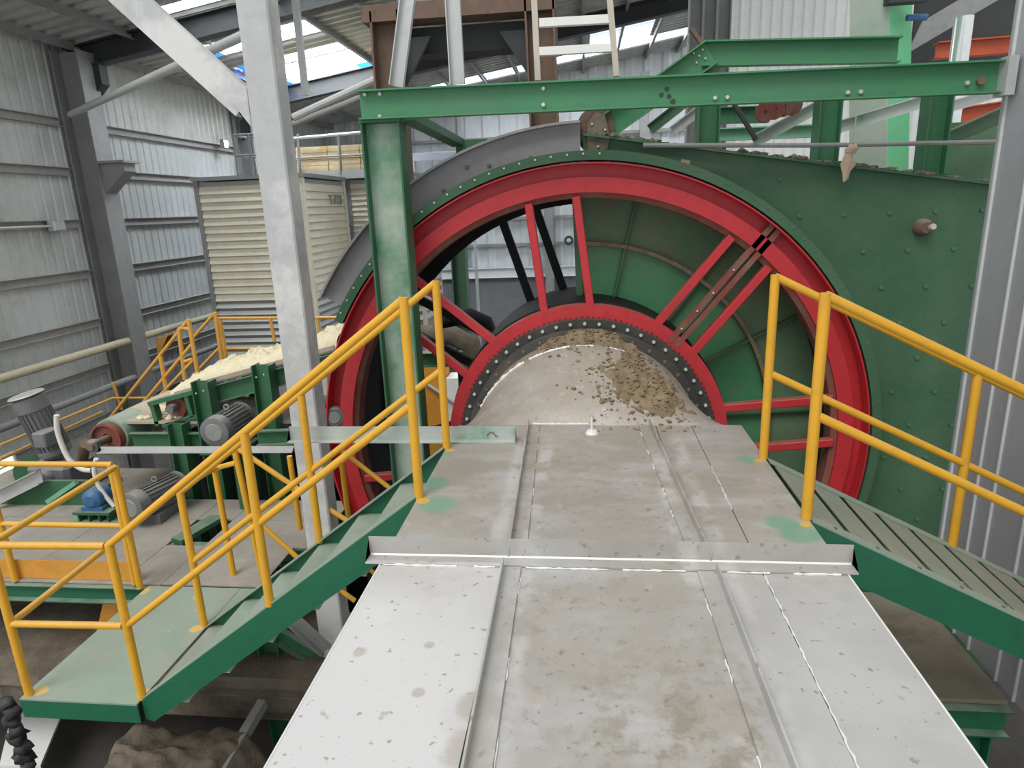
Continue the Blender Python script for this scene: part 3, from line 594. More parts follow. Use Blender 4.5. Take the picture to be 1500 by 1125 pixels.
p = PY(1435, 119, 5.387); part(MB().tube([p, p + V((0, -0.03, 0))], 0.028, 10), 'rusty_bolt', 'rust', gb)
part(MB().box(2.93, 2.995, 5.28, 5.42, 2.235, 2.49), 'end_plate', 'galv', gb)
# brace from the column head back to the cross member
gbr = thing('knee_brace', 'green channel brace running back from the portal column head', 'brace', (-1.2, 6.2, 2.1))
part(MB().prof(P_C(0.13, 0.07, 0.01), PY(598, 178, 5.5), PY(672, 215, 7.0), (0, 0, 1), (1, 0, 0)), 'channel', 'green', gbr)
part(MB().box(PY(668, 200, 7.0).x, PY(715, 200, 7.0).x, 6.95, 7.1, PY(690, 228, 7).z, PY(690, 205, 7).z), 'end_block', 'green', gbr)
# upper green frame: diagonal and top channel
uf = thing('upper_green_frame', 'green bolted frame of a diagonal channel and short top beam', 'frame', (1.2, 6.0, 2.3))
YF = 6.0
d0, d1 = PY(884, 190, YF), PY(1040, 78, YF); dv = (d1 - d0).normalized(); dn = V((-dv.z, 0, dv.x))
part(MB().prof(P_C(0.20, 0.09, 0.012), d0, d1, (0, -1, 0), dn), 'diagonal_channel', 'beam_green', uf)
t0, t1 = PY(1028, 80, YF), PY(1316, 74, YF); t1.z = t0.z - 0.0
part(MB().prof(P_C(0.19, 0.085, 0.012), t0 + V((0, 0.02, 0)), V((t1.x, YF + 0.02, PY(1316, 74, YF).z)), (0, -1, 0), (0, 0, 1)), 'top_channel', 'beam_green', uf)
for px, py in ((1016, 78), (1024, 82), (1033, 86), (1029, 73), (1020, 92)): inst(BOLT_S, 'bolt', uf, PY(px, py, YF - 0.016), axis=(0, -1, 0))
part(MB().prof(P_C(0.12, 0.06, 0.01), PY(1030, 118, YF + 0.3), PY(1065, 72, YF + 0.3), (0, -1, 0), dn), 'inner_brace', 'housing_green', uf)
part(MB().bar(PY(1012, 42, YF - 0.05), PY(1028, 64, YF - 0.05), 0.03, 0.05), 'rusty_bar', 'rust', uf)
rp = PY(876, 200, YF - 0.1)
pr = thing('rusty_roller', 'dark rusted roller bracket at the foot of the green diagonal channel', 'roller', rp + V((0, 0, -0.2)))
part(MB().prism([rp + V((-0.09, 0, -0.2)), rp + V((0.05, 0, -0.2)), rp + V((0.10, 0, -0.02)), rp + V((0.06, 0, 0.16)), rp + V((-0.02, 0, 0.2)), rp + V((-0.09, 0, 0.1))], (0, 0.06, 0)), 'side_plate', 'mud', pr)
part(MB().tube([rp + V((-0.02, 0.06, 0.08)), rp + V((-0.02, 0.75, 0.08))], 0.16, 16), 'roller', 'rust', pr, smooth=35)
for dx, dz in ((0.0, -0.08), (-0.05, 0.1), (0.06, 0.05)): inst(BOLT_S, 'bolt', pr, rp + V((dx, -0.002, dz)), axis=(0, -1, 0))
# green posts between casing and beam
for (px, lab) in ((1036, 'short green post under the long beam beside the dark steel rod'), (1211, 'short green post under the long beam beside the hanging rag'), (1369, 'short green post under the long beam beside the grey panel wall')):
    b = PY(px, 180, 6.05); o = thing('stub_post', lab, 'post', (b.x, 6.05, ztop(b.x)))
    part(MB().prof(P_H(0.18, 0.17, 0.012), (b.x, 6.05, ztop(b.x)), (b.x, 6.05, 2.52), (0, 1, 0), (1, 0, 0)), 'shaft', 'green', o)
    part(MB().box(b.x - 0.13, b.x + 0.13, 5.93, 6.17, ztop(b.x) + 0.0, ztop(b.x) + 0.015), 'foot_plate', 'green', o)
def beam_thing(name, label, cat, p, q, prof, u, v, m): 
    o = solo(MB().prof(prof, p, q, u, v), name, m, label, cat, (V(p) + V(q)) / 2); return o
def diag(name, label, cat, p, q, h, b, m, t=0.01):
    ax = (V(q) - V(p)).normalized(); vv = V((0, 1, 0)).cross(ax); vv = -vv if vv.z < 0 else vv
    return beam_thing(name, label, cat, p, q, P_C(h, b, t), (0, -1, 0), vv, m)
diag('pale_brace', 'pale green sloping brace between the first two stub posts', 'brace', PY(1103, 208, 6.6), PY(1205, 152, 6.6), 0.11, 0.06, 'angle_pale')
diag('pale_brace', 'pale green sloping brace passing behind the hanging rag', 'brace', PY(1228, 186, 6.7), PY(1362, 146, 6.7), 0.11, 0.06, 'angle_pale')
diag('pale_brace', 'whitish sloping brace behind the last stub post by the grey wall', 'brace', PY(1372, 162, 6.3), PY(1485, 128, 6.3), 0.09, 0.05, 'galv')
diag('light_angle', 'light grey angle bar sloping down to the casing behind the diagonal channel', 'angle bar', PY(985, 192, 6.5), PY(1040, 150, 6.5), 0.09, 0.04, 'galv')
diag('light_angle', 'dusty olive angle bar sloping beside the light grey one', 'angle bar', PY(952, 190, 6.8), PY(1000, 152, 6.8), 0.10, 0.04, 'housing_green')
beam_thing('cross_beam', 'green horizontal beam behind the first stub post', 'beam', PY(1048, 170, 7.4), PY(1125, 168, 7.4), P_C(0.16, 0.07, 0.012), (0, -1, 0), (0, 0, 1), 'green')
beam_thing('cross_beam', 'low green horizontal beam behind the steel rod foot', 'beam', PY(1048, 198, 7.2), PY(1200, 192, 7.2), P_C(0.12, 0.07, 0.012), (0, -1, 0), (0, 0, 1), 'pale_green')
beam_thing('rear_beam', 'dusty green sloping beam behind the last stub post', 'beam', PY(1385, 205, 7.0), PY(1475, 165, 7.0), P_C(0.16, 0.08, 0.012), (0, -1, 0), (0, 0, 1), 'housing_green')
solo(MB().box(PY(1385, 210, 7.3).x, 5.6, 7.3, 7.36, ztop(3.4), PY(1430, 178, 7.3).z), 'rear_casing_plate', 'housing_green', 'dark green casing plate behind the last stub post', 'plate', (4.6, 7.3, ztop(3.4)))
solo(MB().tube([PY(1075, 152, 5.75), PY(1108, 205, 5.75)], 0.02, 8), 'steel_rod', 'dark_steel', 'dark round steel rod slanting beneath the green beam', 'rod', PY(1108, 205, 5.75), smooth=35)
ra, rb = PY(942, 213, 5.78), PY(1462, 208, 5.78)
solo(MB().tube([ra, ra.lerp(rb, 0.5) + V((0, 0, -0.012)), rb], 0.018, 8), 'thin_pipe', 'steel_mid', 'thin dusty grey pipe strung across the top of the green casing', 'pipe', ra, smooth=35)
# rag on its string
q = PY(1249, 212, 5.76); hg = thing('hanging_rag', 'tan knotted rag hanging on a string from the thin pipe', 'rag', q + V((0, 0, -0.28)))
part(MB().tube([PY(1256, 150, 5.76), PY(1252, 190, 5.76), q], 0.005, 5), 'string', 'rope', hg)
part(clump(q + V((0, 0, -0.03)), 0.07, 0.05, 0.06, 4.4, 2), 'knot', 'rag', hg, smooth=60)
part(clump(q + V((-0.02, 0, -0.15)), 0.06, 0.035, 0.19, 7.7, 2), 'cloth_tail', 'rag', hg, smooth=60)
# rusted shackle lumps under the beam
q = PY(1135, 160, 6.3); sk = thing('rusty_chain', 'rust-brown chain shackles hanging beneath the green beam', 'chain', q)
for k, (dx, dz) in enumerate(((-0.08, -0.02), (0.0, 0.0), (0.08, 0.02), (0.15, 0.03))):
    part(MB().ring([(0.085, q.y - 0.02 + k * 0.01), (0.085, q.y + 0.02 + k * 0.01), (0.015, q.y + 0.02 + k * 0.01), (0.015, q.y - 0.02 + k * 0.01)], q.x + dx, q.z + dz, n=14), 'link', 'red_rust', sk, smooth=35)
# light green box duct
b = PY(1290, 60, 7.7)
dc = thing('box_duct', 'bright light green box duct rising behind the beams', 'duct', (b.x, 7.6, 1.2))
R_ = Matrix.Rotation(math.radians(38), 3, 'Z')
def duct(a, bb, lean): 
    m_ = MB(); cs = [(-0.20, -0.20), (0.20, -0.20), (0.20, 0.20), (-0.20, 0.20)]
    m_.add([V((b.x + 0.16, 7.7, a)) + R_ @ V((x, y_, 0)) for x, y_ in cs] + [V((b.x + 0.16 - lean, 7.7, bb)) + R_ @ V((x, y_, 0)) for x, y_ in cs], [(0, 1, 2, 3), (4, 5, 6, 7), (0, 1, 5, 4), (1, 2, 6, 5), (2, 3, 7, 6), (3, 0, 4, 7)]); return m_
db = duct(1.3, 4.7, 0.30); part(db, 'duct_body', 'duct_green', dc)
fl = db.v; cq = [fl[0], fl[3], fl[7], fl[4]]; nrm_ = (cq[1] - cq[0]).cross(cq[3] - cq[0]).normalized(); nrm_ = -nrm_ if nrm_.x > 0 else nrm_
part(MB().prism([p_ + nrm_ * 0.003 for p_ in cq], nrm_ * 0.012), 'duct_side_sheet', 'duct_pale', dc, label='pale dusty side sheet of the duct')
part(MB().box(b.x - 0.12, b.x + 0.25, 7.3, 7.42, 3.35, 3.55), 'clamp', 'dark_steel', dc)
# things at the far right top
o1 = PY(1370, 75, 9.0); o2 = PY(1480, 66, 9.0)
beam_thing('orange_beam', 'orange-red steel beam high behind the green frame', 'beam', o1, o2, P_H(0.18, 0.15, 0.015), (0, 1, 0), (0, 0, 1), 'orange')
o1 = PY(1385, 172, 9.2); o2 = PY(1480, 158, 9.2)
beam_thing('orange_beam', 'lower orange-red steel beam behind the last stub post', 'beam', o1, o2, P_H(0.18, 0.15, 0.015), (0, 1, 0), (0, 0, 1), 'orange')
_sp = PY(1408, 60, 8.0); solo(MB().tube([(_sp.x, 8.0, GZ), (_sp.x, 8.0, PY(1413, 25, 8.0).z)], 0.09, 16), 'silver_pipe', 'silver', 'upright shiny silver pipe beside the light green duct', 'pipe', PY(1402, 100, 8.0), smooth=35)
b0 = PY(1345, 40, 8.4)
solo(MB().prism([PY(1350, -60, 9.5), PY(1560, -60, 9.5), PY(1560, 120, 9.5), PY(1335, 120, 9.5)], (0, 0.1, 0)), 'dark_hopper_plate', 'dark_steel', 'dark steel hopper plate behind the silver pipe', 'plate', PY(1400, 110, 9.5))
solo(MB().prof(P_R(0.03, 0.36), PY(1340, 55, 8.9), PY(1500, -40, 8.9), (0, 1, 0), (0.4, 0, 1)), 'sloping_trough', 'steel_mid', 'grey sloping trough side above the orange beam', 'trough', PY(1400, 30, 8.9))
solo(MB().tube([PY(1328, 26, 7.5), PY(1358, 25, 7.5)], 0.03, 8), 'blue_strap', 'blue', 'short blue strap beside the green duct', 'strap', PY(1340, 26, 7.5), smooth=35)

# rusty frame, ladder and struts above the beam
rf = thing('rusty_gantry', 'rust-brown steel frame of two columns and a heavy header', 'frame', (-1.5, 7.4, 0.9))
YR = 7.4
c1a, c1b = PY(588, 285, YR), PY(574, 20, YR); c2a, c2b = PY(800, 185, YR), PY(790, -10, YR)
for a, b in ((V((c1a.x - 0.05, YR, 1.0)), V((c1b.x - 0.05, YR, c1b.z))), (V((c2a.x, YR, 1.6)), V((c2b.x, YR, c2b.z)))):
    part(MB().prof(P_H(0.30, 0.28, 0.02), a, b, (0, 1, 0), (1, 0, 0)), 'column', 'rust', rf)
zt = PY(650, 5, YR).z
part(MB().box(c1b.x - 0.28, c2b.x + 0.16, YR - 0.14, YR + 0.14, zt - 0.16, zt), 'header', 'rust', rf)
part(MB().box(c1b.x - 0.2, c2b.x + 0.16, YR + 0.2, YR + 0.5, zt - 0.42, zt - 0.16), 'rear_header', 'dark_steel', rf)
for x, s_ in ((c1b.x + 0.1, 1), (c2b.x - 0.12, -1)):
    part(MB().prism([(x, YR - 0.02, zt - 0.3), (x + s_ * 0.30, YR - 0.02, zt - 0.3), (x, YR - 0.02, zt - 0.75)], (0, 0.05, 0)), 'gusset', 'dark_steel', rf)
part(MB().box(c1b.x + 0.1, c1b.x + 0.5, YR - 0.12, YR + 0.12, zt, zt + 0.3), 'bearing_block', 'steel_mid', rf)
for (a, b, lab) in ((PY(582, 127, 5.5), PY(600, -15, 5.5), 'grey galvanised channel strut leaning in front of the rusty column'), (PY(671, 124, 5.5), PY(663, -15, 5.5), 'upright grey galvanised channel strut between rusty column and ladder')):
    ax = (b - a).normalized(); beam_thing('channel_strut', lab, 'strut', a, b, P_C(0.115, 0.05, 0.008), V((0, -1, 0)), ax.cross(V((0, 1, 0))), 'galv')
ld = thing('ladder', 'beige painted steel ladder with white rungs standing on the green beam', 'ladder', PY(840, 112, 5.7))
YL = 5.7
for (a, b) in ((PY(788, 118, YL), PY(782, -12, YL)), (PY(903, 112, YL), PY(892, -12, YL))):
    part(MB().bar(a, b, 0.055, 0.045, (0, 1, 0)), 'side_rail', 'ladder_paint', ld)
for y_ in (31, 73): part(MB().bar(PY(790, y_ + 3, YL), PY(896, y_ - 3, YL), 0.06, 0.05, (0, 0, 1)), 'rung', 'rung_white', ld)

# big grey square column and its brace
gcx0 = PY(381, 282, 4.9).x; gcx1 = gcx0 + 0.232
bc = thing('square_column', 'large light grey square steel column beside the left stair', 'column', ((gcx0 + gcx1) / 2, 5.05, GZ))
part(MB().box(gcx0, gcx1, 4.9, 5.10, GZ + 0.03, 4.6), 'shaft', 'grey_paint', bc, bevel=0.012)
part(MB().box(gcx0 - 0.12, gcx1 + 0.12, 4.78, 5.22, GZ, GZ + 0.03), 'base_plate', 'grey_paint', bc)
gbx = thing('diagonal_brace', 'light grey flat steel brace rising left from the square column', 'brace', (gcx0, 5.05, 2.3))
a, b = PY(357, 153, 4.98), PY(120, -63, 4.98); ax = (b - a).normalized()
part(MB().prof(P_C(0.215, 0.08, 0.012), a, b, (0, 1, 0), V((0, -1, 0)).cross(ax)), 'channel', 'grey_paint', gbx)
part(MB().prism([PY(361, 128, 4.965), PY(335, 108, 4.965), PY(340, 150, 4.965), PY(368, 186, 4.965)], (0, 0.01, 0)), 'gusset_plate', 'grey_paint', gbx)
a, b = PY(103, 168, 10.9), PY(400, 32, 7.0)
solo(MB().tube([a, b], 0.052, 12), 'round_brace', 'galv', 'long pale round tube brace rising from the wall column', 'brace', a, smooth=35)
a, b = PY(430, 172, 8.0), PY(560, 112, 8.0); solo(MB().tube([a, b], 0.045, 10), 'roof_pipe', 'galv', 'thin pale pipe sloping up behind the square column', 'pipe', a, smooth=35)
a, b = PY(430, 182, 8.6), PY(530, 143, 8.6); solo(MB().tube([a, b], 0.04, 10), 'roof_pipe', 'steel_mid', 'dull grey pipe sloping beneath the pale one', 'pipe', a, smooth=35)
ua, ub = PY(441, 25, 10.5), PY(448, 140, 10.5); ua.z = rz(ua.x) - 0.02; ua.x = ub.x; solo(MB().bar(ua, ub, 0.09, 0.09), 'hanger_post', 'galv', 'light grey hanger post dropping across the bright roof light', 'post', ub)

# ================================================================== LEFT STAIR, LANDING AND RAILS
LF, LB = 3.40, 4.25; LX0, LX1, LZ = -0.985, -2.985, -1.5
sl_ = LZ / (LX0 - LX1) * -1   # rise per run
ls = thing('left_stair', 'pale green steel stair with landing going down left from the chute cover', 'stair', (-2.4, 3.9, -1.8))
def lz(x): return -0.01 + (x - LX0) * (LZ + 0.01) / (LX1 - LX0)
for y_, nm in ((LF, 'stringer'), (LB - 0.012, 'stringer')):
    pts = [(LX0, y_, 0.0), (LX1, y_, LZ), (LX1, y_, LZ - 0.15), (LX1 + 0.06, y_, LZ - 0.17), (LX0, y_, -0.24)]
    part(MB().prism(pts, (0, 0.012, 0)), nm, 'stringer_green', ls)
    dirv = V((LX1 - LX0, 0, LZ)).normalized()
    s = -1 if y_ == LF else 1
    part(MB().prof([(0, 0), (0.05, 0), (0.05, 0.01), (0, 0.01)], (LX0, y_, 0.0), (LX1, y_, LZ), (0, 1 if y_ == LF else -1, 0), (0, 0, 1)), 'stringer_lip', 'stair_green', ls)
NT = 6
for k in range(NT):
    xa = LX0 + (LX1 - LX0) * (k + 0.05) / (NT + 0.05); z = lz(xa - 0.31) - 0.005
    part(MB().box(xa - 0.315, xa, LF + 0.013, LB - 0.013, z - 0.022, z - 0.016).box(xa - 0.315, xa - 0.309, LF + 0.013, LB - 0.013, z - 0.06, z - 0.022), 'tread', 'stair_green', ls)
part(MB().box(-3.85, -2.992, 3.36, 4.74, LZ - 0.012, LZ), 'landing_plate', 'stair_green', ls)
part(MB().box(-2.988, -2.83, 4.27, 4.74, LZ - 0.012, LZ), 'landing_plate', 'stair_green', ls)
part(MB().box(-3.85, -2.99, 3.36, 3.372, LZ - 0.15, LZ - 0.014), 'fascia', 'stringer_green', ls)
part(MB().box(-3.85, -3.838, 3.374, 4.74, LZ - 0.15, LZ - 0.014), 'fascia', 'stringer_green', ls)
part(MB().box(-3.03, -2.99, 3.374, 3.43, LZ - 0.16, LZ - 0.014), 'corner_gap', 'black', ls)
RR = 0.0235
def railing(name, label, group, posts, rails, m='yellow', r=RR, rp=0.0275, sm=35):
    base = V(posts[0][0]); o = thing(name, label, 'railing', base, group)
    for a, b in posts: part(MB().tube([a, b], rp, 12), 'post', m, o, smooth=sm)
    for path in rails: part(MB().tube(path, r, 12), 'rail', m, o, smooth=sm)
    return o
H = 1.14
def lr(x, y_, h): return V((x, y_, lz(x) + h))
railing('stair_railing', 'yellow pipe railing along the near side of the left stair', None,
    [((-0.965, LF + 0.02, 0.0), (-0.965, LF + 0.02, H + 0.02)), ((-1.98, LF + 0.02, lz(-1.98)), (-1.98, LF + 0.02, lz(-1.98) + H)), ((-2.99, LF + 0.02, LZ), (-2.99, LF + 0.02, LZ + H))],
    [[(-0.965, LF + 0.02, H + 0.01), (-3.0, LF + 0.02, LZ + H)], [(-0.965, LF + 0.02, 0.56), (-2.99, LF + 0.02, LZ + 0.56)]])
railing('stair_railing', 'yellow pipe railing along the wheel side of the left stair', None,
    [((-0.965, LB - 0.03, 0.0), (-0.965, LB - 0.03, H + 0.02)), ((-1.98, LB - 0.03, lz(-1.98)), (-1.98, LB - 0.03, lz(-1.98) + H)), ((-3.02, LB - 0.03, LZ), (-3.02, LB - 0.03, LZ + H))],
    [[(-0.965, LB - 0.03, H + 0.01), (-3.02, LB - 0.03, LZ + H)], [(-0.965, LB - 0.03, 0.56), (-3.02, LB - 0.03, LZ + 0.56)]])
railing('landing_railing', 'yellow pipe railing around the outer corner of the green landing', None,
    [((-3.81, 3.40, LZ), (-3.81, 3.40, LZ + H)), ((-3.90, 4.70, LZ), (-3.90, 4.70, LZ + H))],
    [[(-3.02, 3.42, LZ + H), (-3.81, 3.40, LZ + H)], [(-3.02, 3.42, LZ + 0.56), (-3.81, 3.40, LZ + 0.56)], [(-3.81, 3.40, LZ + H), (-3.90, 4.70, LZ + H)], [(-3.81, 3.40, LZ + 0.56), (-3.90, 4.70, LZ + 0.56)]])
pr_ = railing('platform_railing', 'yellow pipe railing with orange kick board along the platform edge', None,
    [((-3.99, 4.76, LZ), (-3.99, 4.76, LZ + H)), ((-5.16, 4.76, LZ), (-5.16, 4.76, LZ + H)), ((-6.6, 4.76, LZ), (-6.6, 4.76, LZ + H))],
    [[(-3.97, 4.76, LZ + H), (-7.2, 4.76, LZ + H)], [(-3.97, 4.76, LZ + 0.57), (-7.2, 4.76, LZ + 0.57)]])
part(MB().box(-7.2, -4.0, 4.80, 4.81, LZ + 0.005, LZ + 0.19), 'kick_board', 'orange_board', pr_)
# second stair railing behind, dropping to the right
p = lambda x, y, Y=5.1: PY(x, y, Y)
railing('lower_stair_railing', 'yellow pipe railing dropping right behind the square column', None,
    [(p(345, 858, 4.95), p(315, 690, 4.95)), (p(386, 850, 4.95), p(343, 655, 4.95)), (p(440, 775, 5.4), p(424, 668, 5.4)), (p(515, 700 + 95, 5.4), p(500, 672, 5.4))],
    [[p(262, 716, 4.25), p(315, 686, 4.95), p(345, 678, 4.95)], [p(345, 655, 4.95), p(445, 722, 4.95), p(520, 770, 4.95)], [p(378, 764, 4.95), p(450, 830, 4.95), p(520, 880, 4.95)], [p(500, 660, 5.4), p(580, 722, 5.4)], [p(490, 790, 5.4), p(560, 850, 5.4)]], r=0.022, rp=0.026)
# platform of plates with a floor opening
pf_ = thing('work_platform', 'dusty grey steel plate platform below the conveyors', 'platform', (-4.8, 6, LZ - 0.3))
XP = [-7.6, -6.4, -5.2, -4.15, -3.75, -2.62]
for i in range(5):
    for (y0, y1) in ((4.76, 5.45), (5.45, 6.0), (6.0, 6.5), (6.5, 7.4)):
        if y0 == 6.5 and i > 1: continue
        if i == 3 and y0 == 5.45: continue
        if i == 4 and y0 == 4.76: part(MB().box(XP[i], -2.83, y0 + 0.01, y1, LZ - 0.012, LZ), 'floor_plate', 'platform_floor', pf_); continue
        part(MB().box(XP[i] + 0.003, XP[i+1] - 0.003, y0 + 0.003, y1 - 0.003, LZ - 0.012, LZ + random.uniform(-0.002, 0.002)), 'floor_plate', 'platform_floor', pf_)
part(MB().prof(P_C(0.16, 0.07, 0.01), (-7.6, 4.78, LZ - 0.1), (-3.86, 4.78, LZ - 0.1), (0, -1, 0), (0, 0, 1)), 'edge_beam', 'stringer_green', pf_)
for x in (-7.4, -2.9):
    for y_ in (4.95, 6.4): part(MB().prof(P_H(0.2, 0.2, 0.012), (x, y_, GZ), (x, y_, LZ - 0.013), (0, 1, 0), (1, 0, 0)), 'leg', 'green', pf_)
for y_ in (5.5, 6.4): part(MB().prof(P_H(0.18, 0.12, 0.012), (-7.6, y_, LZ - 0.11), (-2.65, y_, LZ - 0.11), (0, 1, 0), (0, 0, 1)), 'joist', 'green', pf_)
part(MB().prism([(-4.12, 5.5, LZ + 0.0), (-3.98, 5.45, LZ + 0.0), (-3.8, 5.98, LZ + 0.02), (-3.98, 5.98, LZ + 0.02)], (0, 0, 0.05)), 'hatch_flap', 'green', pf_)
# under the landing: lower slab, channel, mud block, strut
lo = thing('lower_slab', 'dirty brown concrete slab edge under the left stair', 'slab', (-3, 4.8, -2.6))
part(MB().box(-7.6, -1.45, 4.6, 5.6, -2.42, -2.3), 'slab', 'mud', lo)
part(MB().prof(P_C(0.24, 0.08, 0.012), (-7.6, 4.6, -2.54), (-1.45, 4.6, -2.54), (0, -1, 0), (0, 0, 1)), 'edge_channel', 'mud', lo)
for x in (-7.2, -1.7): part(MB().prof(P_H(0.16, 0.16, 0.012), (x, 4.75, GZ), (x, 4.75, -2.42), (0, 1, 0), (1, 0, 0)), 'leg', 'green', lo)
mb_ = MB()
def mudf(u, v):
    from mathutils import noise as mn
    x = -3.95 + 1.35 * u; y_ = 3.2 + 1.1 * v
    e = min(u, 1 - u, v, 1 - v); h = -2.42 - max(0, 0.16 - e) * 3.4
    return V((x + 0.07 * mn.noise(V((u * 5, v * 5, 2))), y_ + 0.07 * mn.noise(V((u * 5, v * 5, 7))), h + 0.07 * mn.noise(V((u * 4, v * 4, 0))) + 0.05 * mn.noise(V((u * 13, v * 13, 3)))))
mb_.grid(mudf, 40, 40); 
solo(mb_, 'mud_block', 'mud', 'mud-caked block of spilled ore below the landing', 'spoil heap', (-3.2, 3.9, -3.2), smooth=60)
solo(MB().box(-3.7, -2.85, 3.45, 4.1, GZ, -2.85), 'concrete_pier', 'concrete_dark', 'concrete pier carrying the mud-caked block', 'pier', (-3.2, 3.9, GZ))
a, b = PY(385, 1030, 4.45), PY(300, 1175, 3.6); solo(MB().bar(a, b, 0.09, 0.07), 'dusty_strut', 'steel_mid', 'dusty square strut slanting below the left stair', 'strut', b)
solo(MB().prism([PZ(20, 1040, -3.3), PZ(95, 1040, -3.3), PZ(60, 1125, -3.3), PZ(0, 1125, -3.3)], (0, 0, 0.03)), 'white_patch', 'white_sheet', 'flat white patch low beneath the landing corner', 'sheet', PZ(50, 1080, -3.3))  # flat white patch set low under the landing corner
ck = thing('hanging_chain', 'dark knotted chain hanging beneath the landing corner', 'chain', PZ(20, 1100, -2.4))
for k in range(9):
    q = PY(8 + 4 * k + (k % 2) * 5, 1030 + k * 13, 3.6); part(clump(q, 0.095, 0.08, 0.10, k * 3.3, 2), 'link', 'dark_steel', ck, smooth=180)
diag('under_brace', 'grey sloping brace under the left stair beside the square column', 'brace', PY(430, 905, 4.75), PY(480, 950, 4.75), 0.12, 0.06, 'steel_mid')
diag('under_brace', 'dark green sloping beam under the left stair', 'brace', PY(405, 925, 4.9), PY(470, 965, 4.9), 0.16, 0.06, 'green')
# equipment below the platform edge (seen through the gap left of the landing)
solo(MB().prism([(-4.75, 5.0, -2.3), (-4.35, 5.0, -2.3), (-4.25, 5.0, -1.75), (-4.5, 5.0, -1.72)], (0, 0.4, 0)), 'orange_guard', 'orange_board', 'orange sheet guard on the slab below the kick board', 'guard', (-4.5, 5.2, -2.3))
solo(MB().box(-4.6, -4.1, 4.66, 4.95, -2.3, -2.27), 'white_board', 'white_sheet', 'white board lying on the slab below the kick board', 'board', (-4.35, 4.8, -2.3))

# angle iron from the chute cover across to the square column
solo(MB().prof(P_L(-0.06, 0.105, 0.008), (-0.49, 4.36, 0.004), (-2.17, 4.36, 0.004), (0, 1, 0), (0, 0, 1)), 'angle_iron', 'angle_pale', 'pale green-grey angle iron lying from the chute cover toward the square column', 'angle iron', (-1.3, 4.36, 0))

# ================================================================== RIGHT STAIR
RF, RB = 3.19, 4.08; RX0, RX1 = 1.15, 2.92; rs_ = -0.50
rs = thing('right_stair', 'dusty pale green steel stair going down right from the chute cover', 'stair', (2.0, 3.6, -1.2))
def rz_(x): return -0.01 + (x - RX0) * rs_
for y_ in (RF, RB - 0.012):
    part(MB().prism([(RX0, y_, rz_(RX0)), (RX1, y_, rz_(RX1)), (RX1, y_, rz_(RX1) - 0.2), (RX0, y_, rz_(RX0) - 0.24)], (0, 0.012, 0)), 'stringer', 'stringer_green', rs)
    part(MB().prof([(0, 0), (0.085, 0), (0.085, 0.01), (0, 0.01)], (RX0, y_, rz_(RX0)), (RX1, y_, rz_(RX1)), (0, 1 if y_ == RF else -1, 0), (0, 0, 1)), 'stringer_lip', 'stair_green', rs)
for k in range(8):
    xa = RX0 + 0.03 + k * 0.218; xb = xa + 0.182
    part(MB().prism([(xa, RF + 0.09, rz_(xa) - 0.002), (xb, RF + 0.09, rz_(xb) - 0.002), (xb, RF + 0.09, rz_(xb) - 0.045), (xb - 0.006, RF + 0.09, rz_(xb) - 0.045), (xb - 0.006, RF + 0.09, rz_(xb) - 0.01), (xa, RF + 0.09, rz_(xa) - 0.01)], (0, RB - RF - 0.16, 0)), 'tread', 'stair_dusty', rs)
    inst(BOLT_DS, 'tread_bolt', rs, (xa + 0.1, RF + 0.04, rz_(xa + 0.1) + 0.01), axis=(0.4, 0, 1))
railing('stair_railing', 'yellow pipe railing along the near side of the right stair', None,
    [((1.125, RF + 0.02, 0.0), (1.125, RF + 0.02, H + 0.02)), ((2.45, RF + 0.02, rz_(2.45)), (2.45, RF + 0.02, rz_(2.45) + H))],
    [[(1.125, RF + 0.02, H + 0.01), (2.92, RF + 0.02, rz_(2.92) + H)], [(1.125, RF + 0.02, 0.56), (2.92, RF + 0.02, rz_(2.92) + 0.57)]])
railing('stair_railing', 'yellow pipe railing along the wheel side of the right stair', None,
    [((1.125, RB - 0.03, 0.0), (1.125, RB - 0.03, H + 0.02)), ((2.33, RB - 0.03, rz_(2.33)), (2.33, RB - 0.03, rz_(2.33) + H))],
    [[(1.125, RB - 0.03, H + 0.01), (2.92, RB - 0.03, rz_(2.92) + H)], [(1.125, RB - 0.03, 0.56), (2.92, RB - 0.03, rz_(2.92) + 0.57)]])
rl = thing('lower_ledge', 'dirty brown walkway ledge below the right stair', 'ledge', (2.1, 4.8, -2.2))
part(MB().box(0.9, 2.99, 4.27, 5.62, -1.97, -1.935), 'slab', 'low_platform', rl)
part(MB().prof(P_C(0.22, 0.08, 0.012), (0.9, 4.275, -2.085), (2.99, 4.275, -2.085), (0, -1, 0), (0, 0, 1)), 'edge_beam', 'stringer_green', rl)
for x in (1.1, 2.85): part(MB().prof(P_H(0.2, 0.2, 0.012), (x, 4.4, GZ), (x, 4.4, -1.97), (0, 1, 0), (1, 0, 0)), 'leg', 'stringer_green', rl)
# supports of the chute
for x, lab in ((-0.8, 'dark green steel support frame leg under the left edge of the chute cover'), (0.95, 'dark green steel support frame leg under the right edge of the chute cover')):
    o = thing('chute_support', lab, 'support', (x, 3, GZ)); part(MB().prof(P_H(0.2, 0.2, 0.012), (x, 3.0, GZ), (x, 3.0, -0.8), (0, 1, 0), (1, 0, 0)), 'leg', 'stringer_green', o)
    part(MB().box(x - 0.09, x + 0.09, 0.3, 4.6, -0.8, -0.62), 'bearer', 'stringer_green', o)

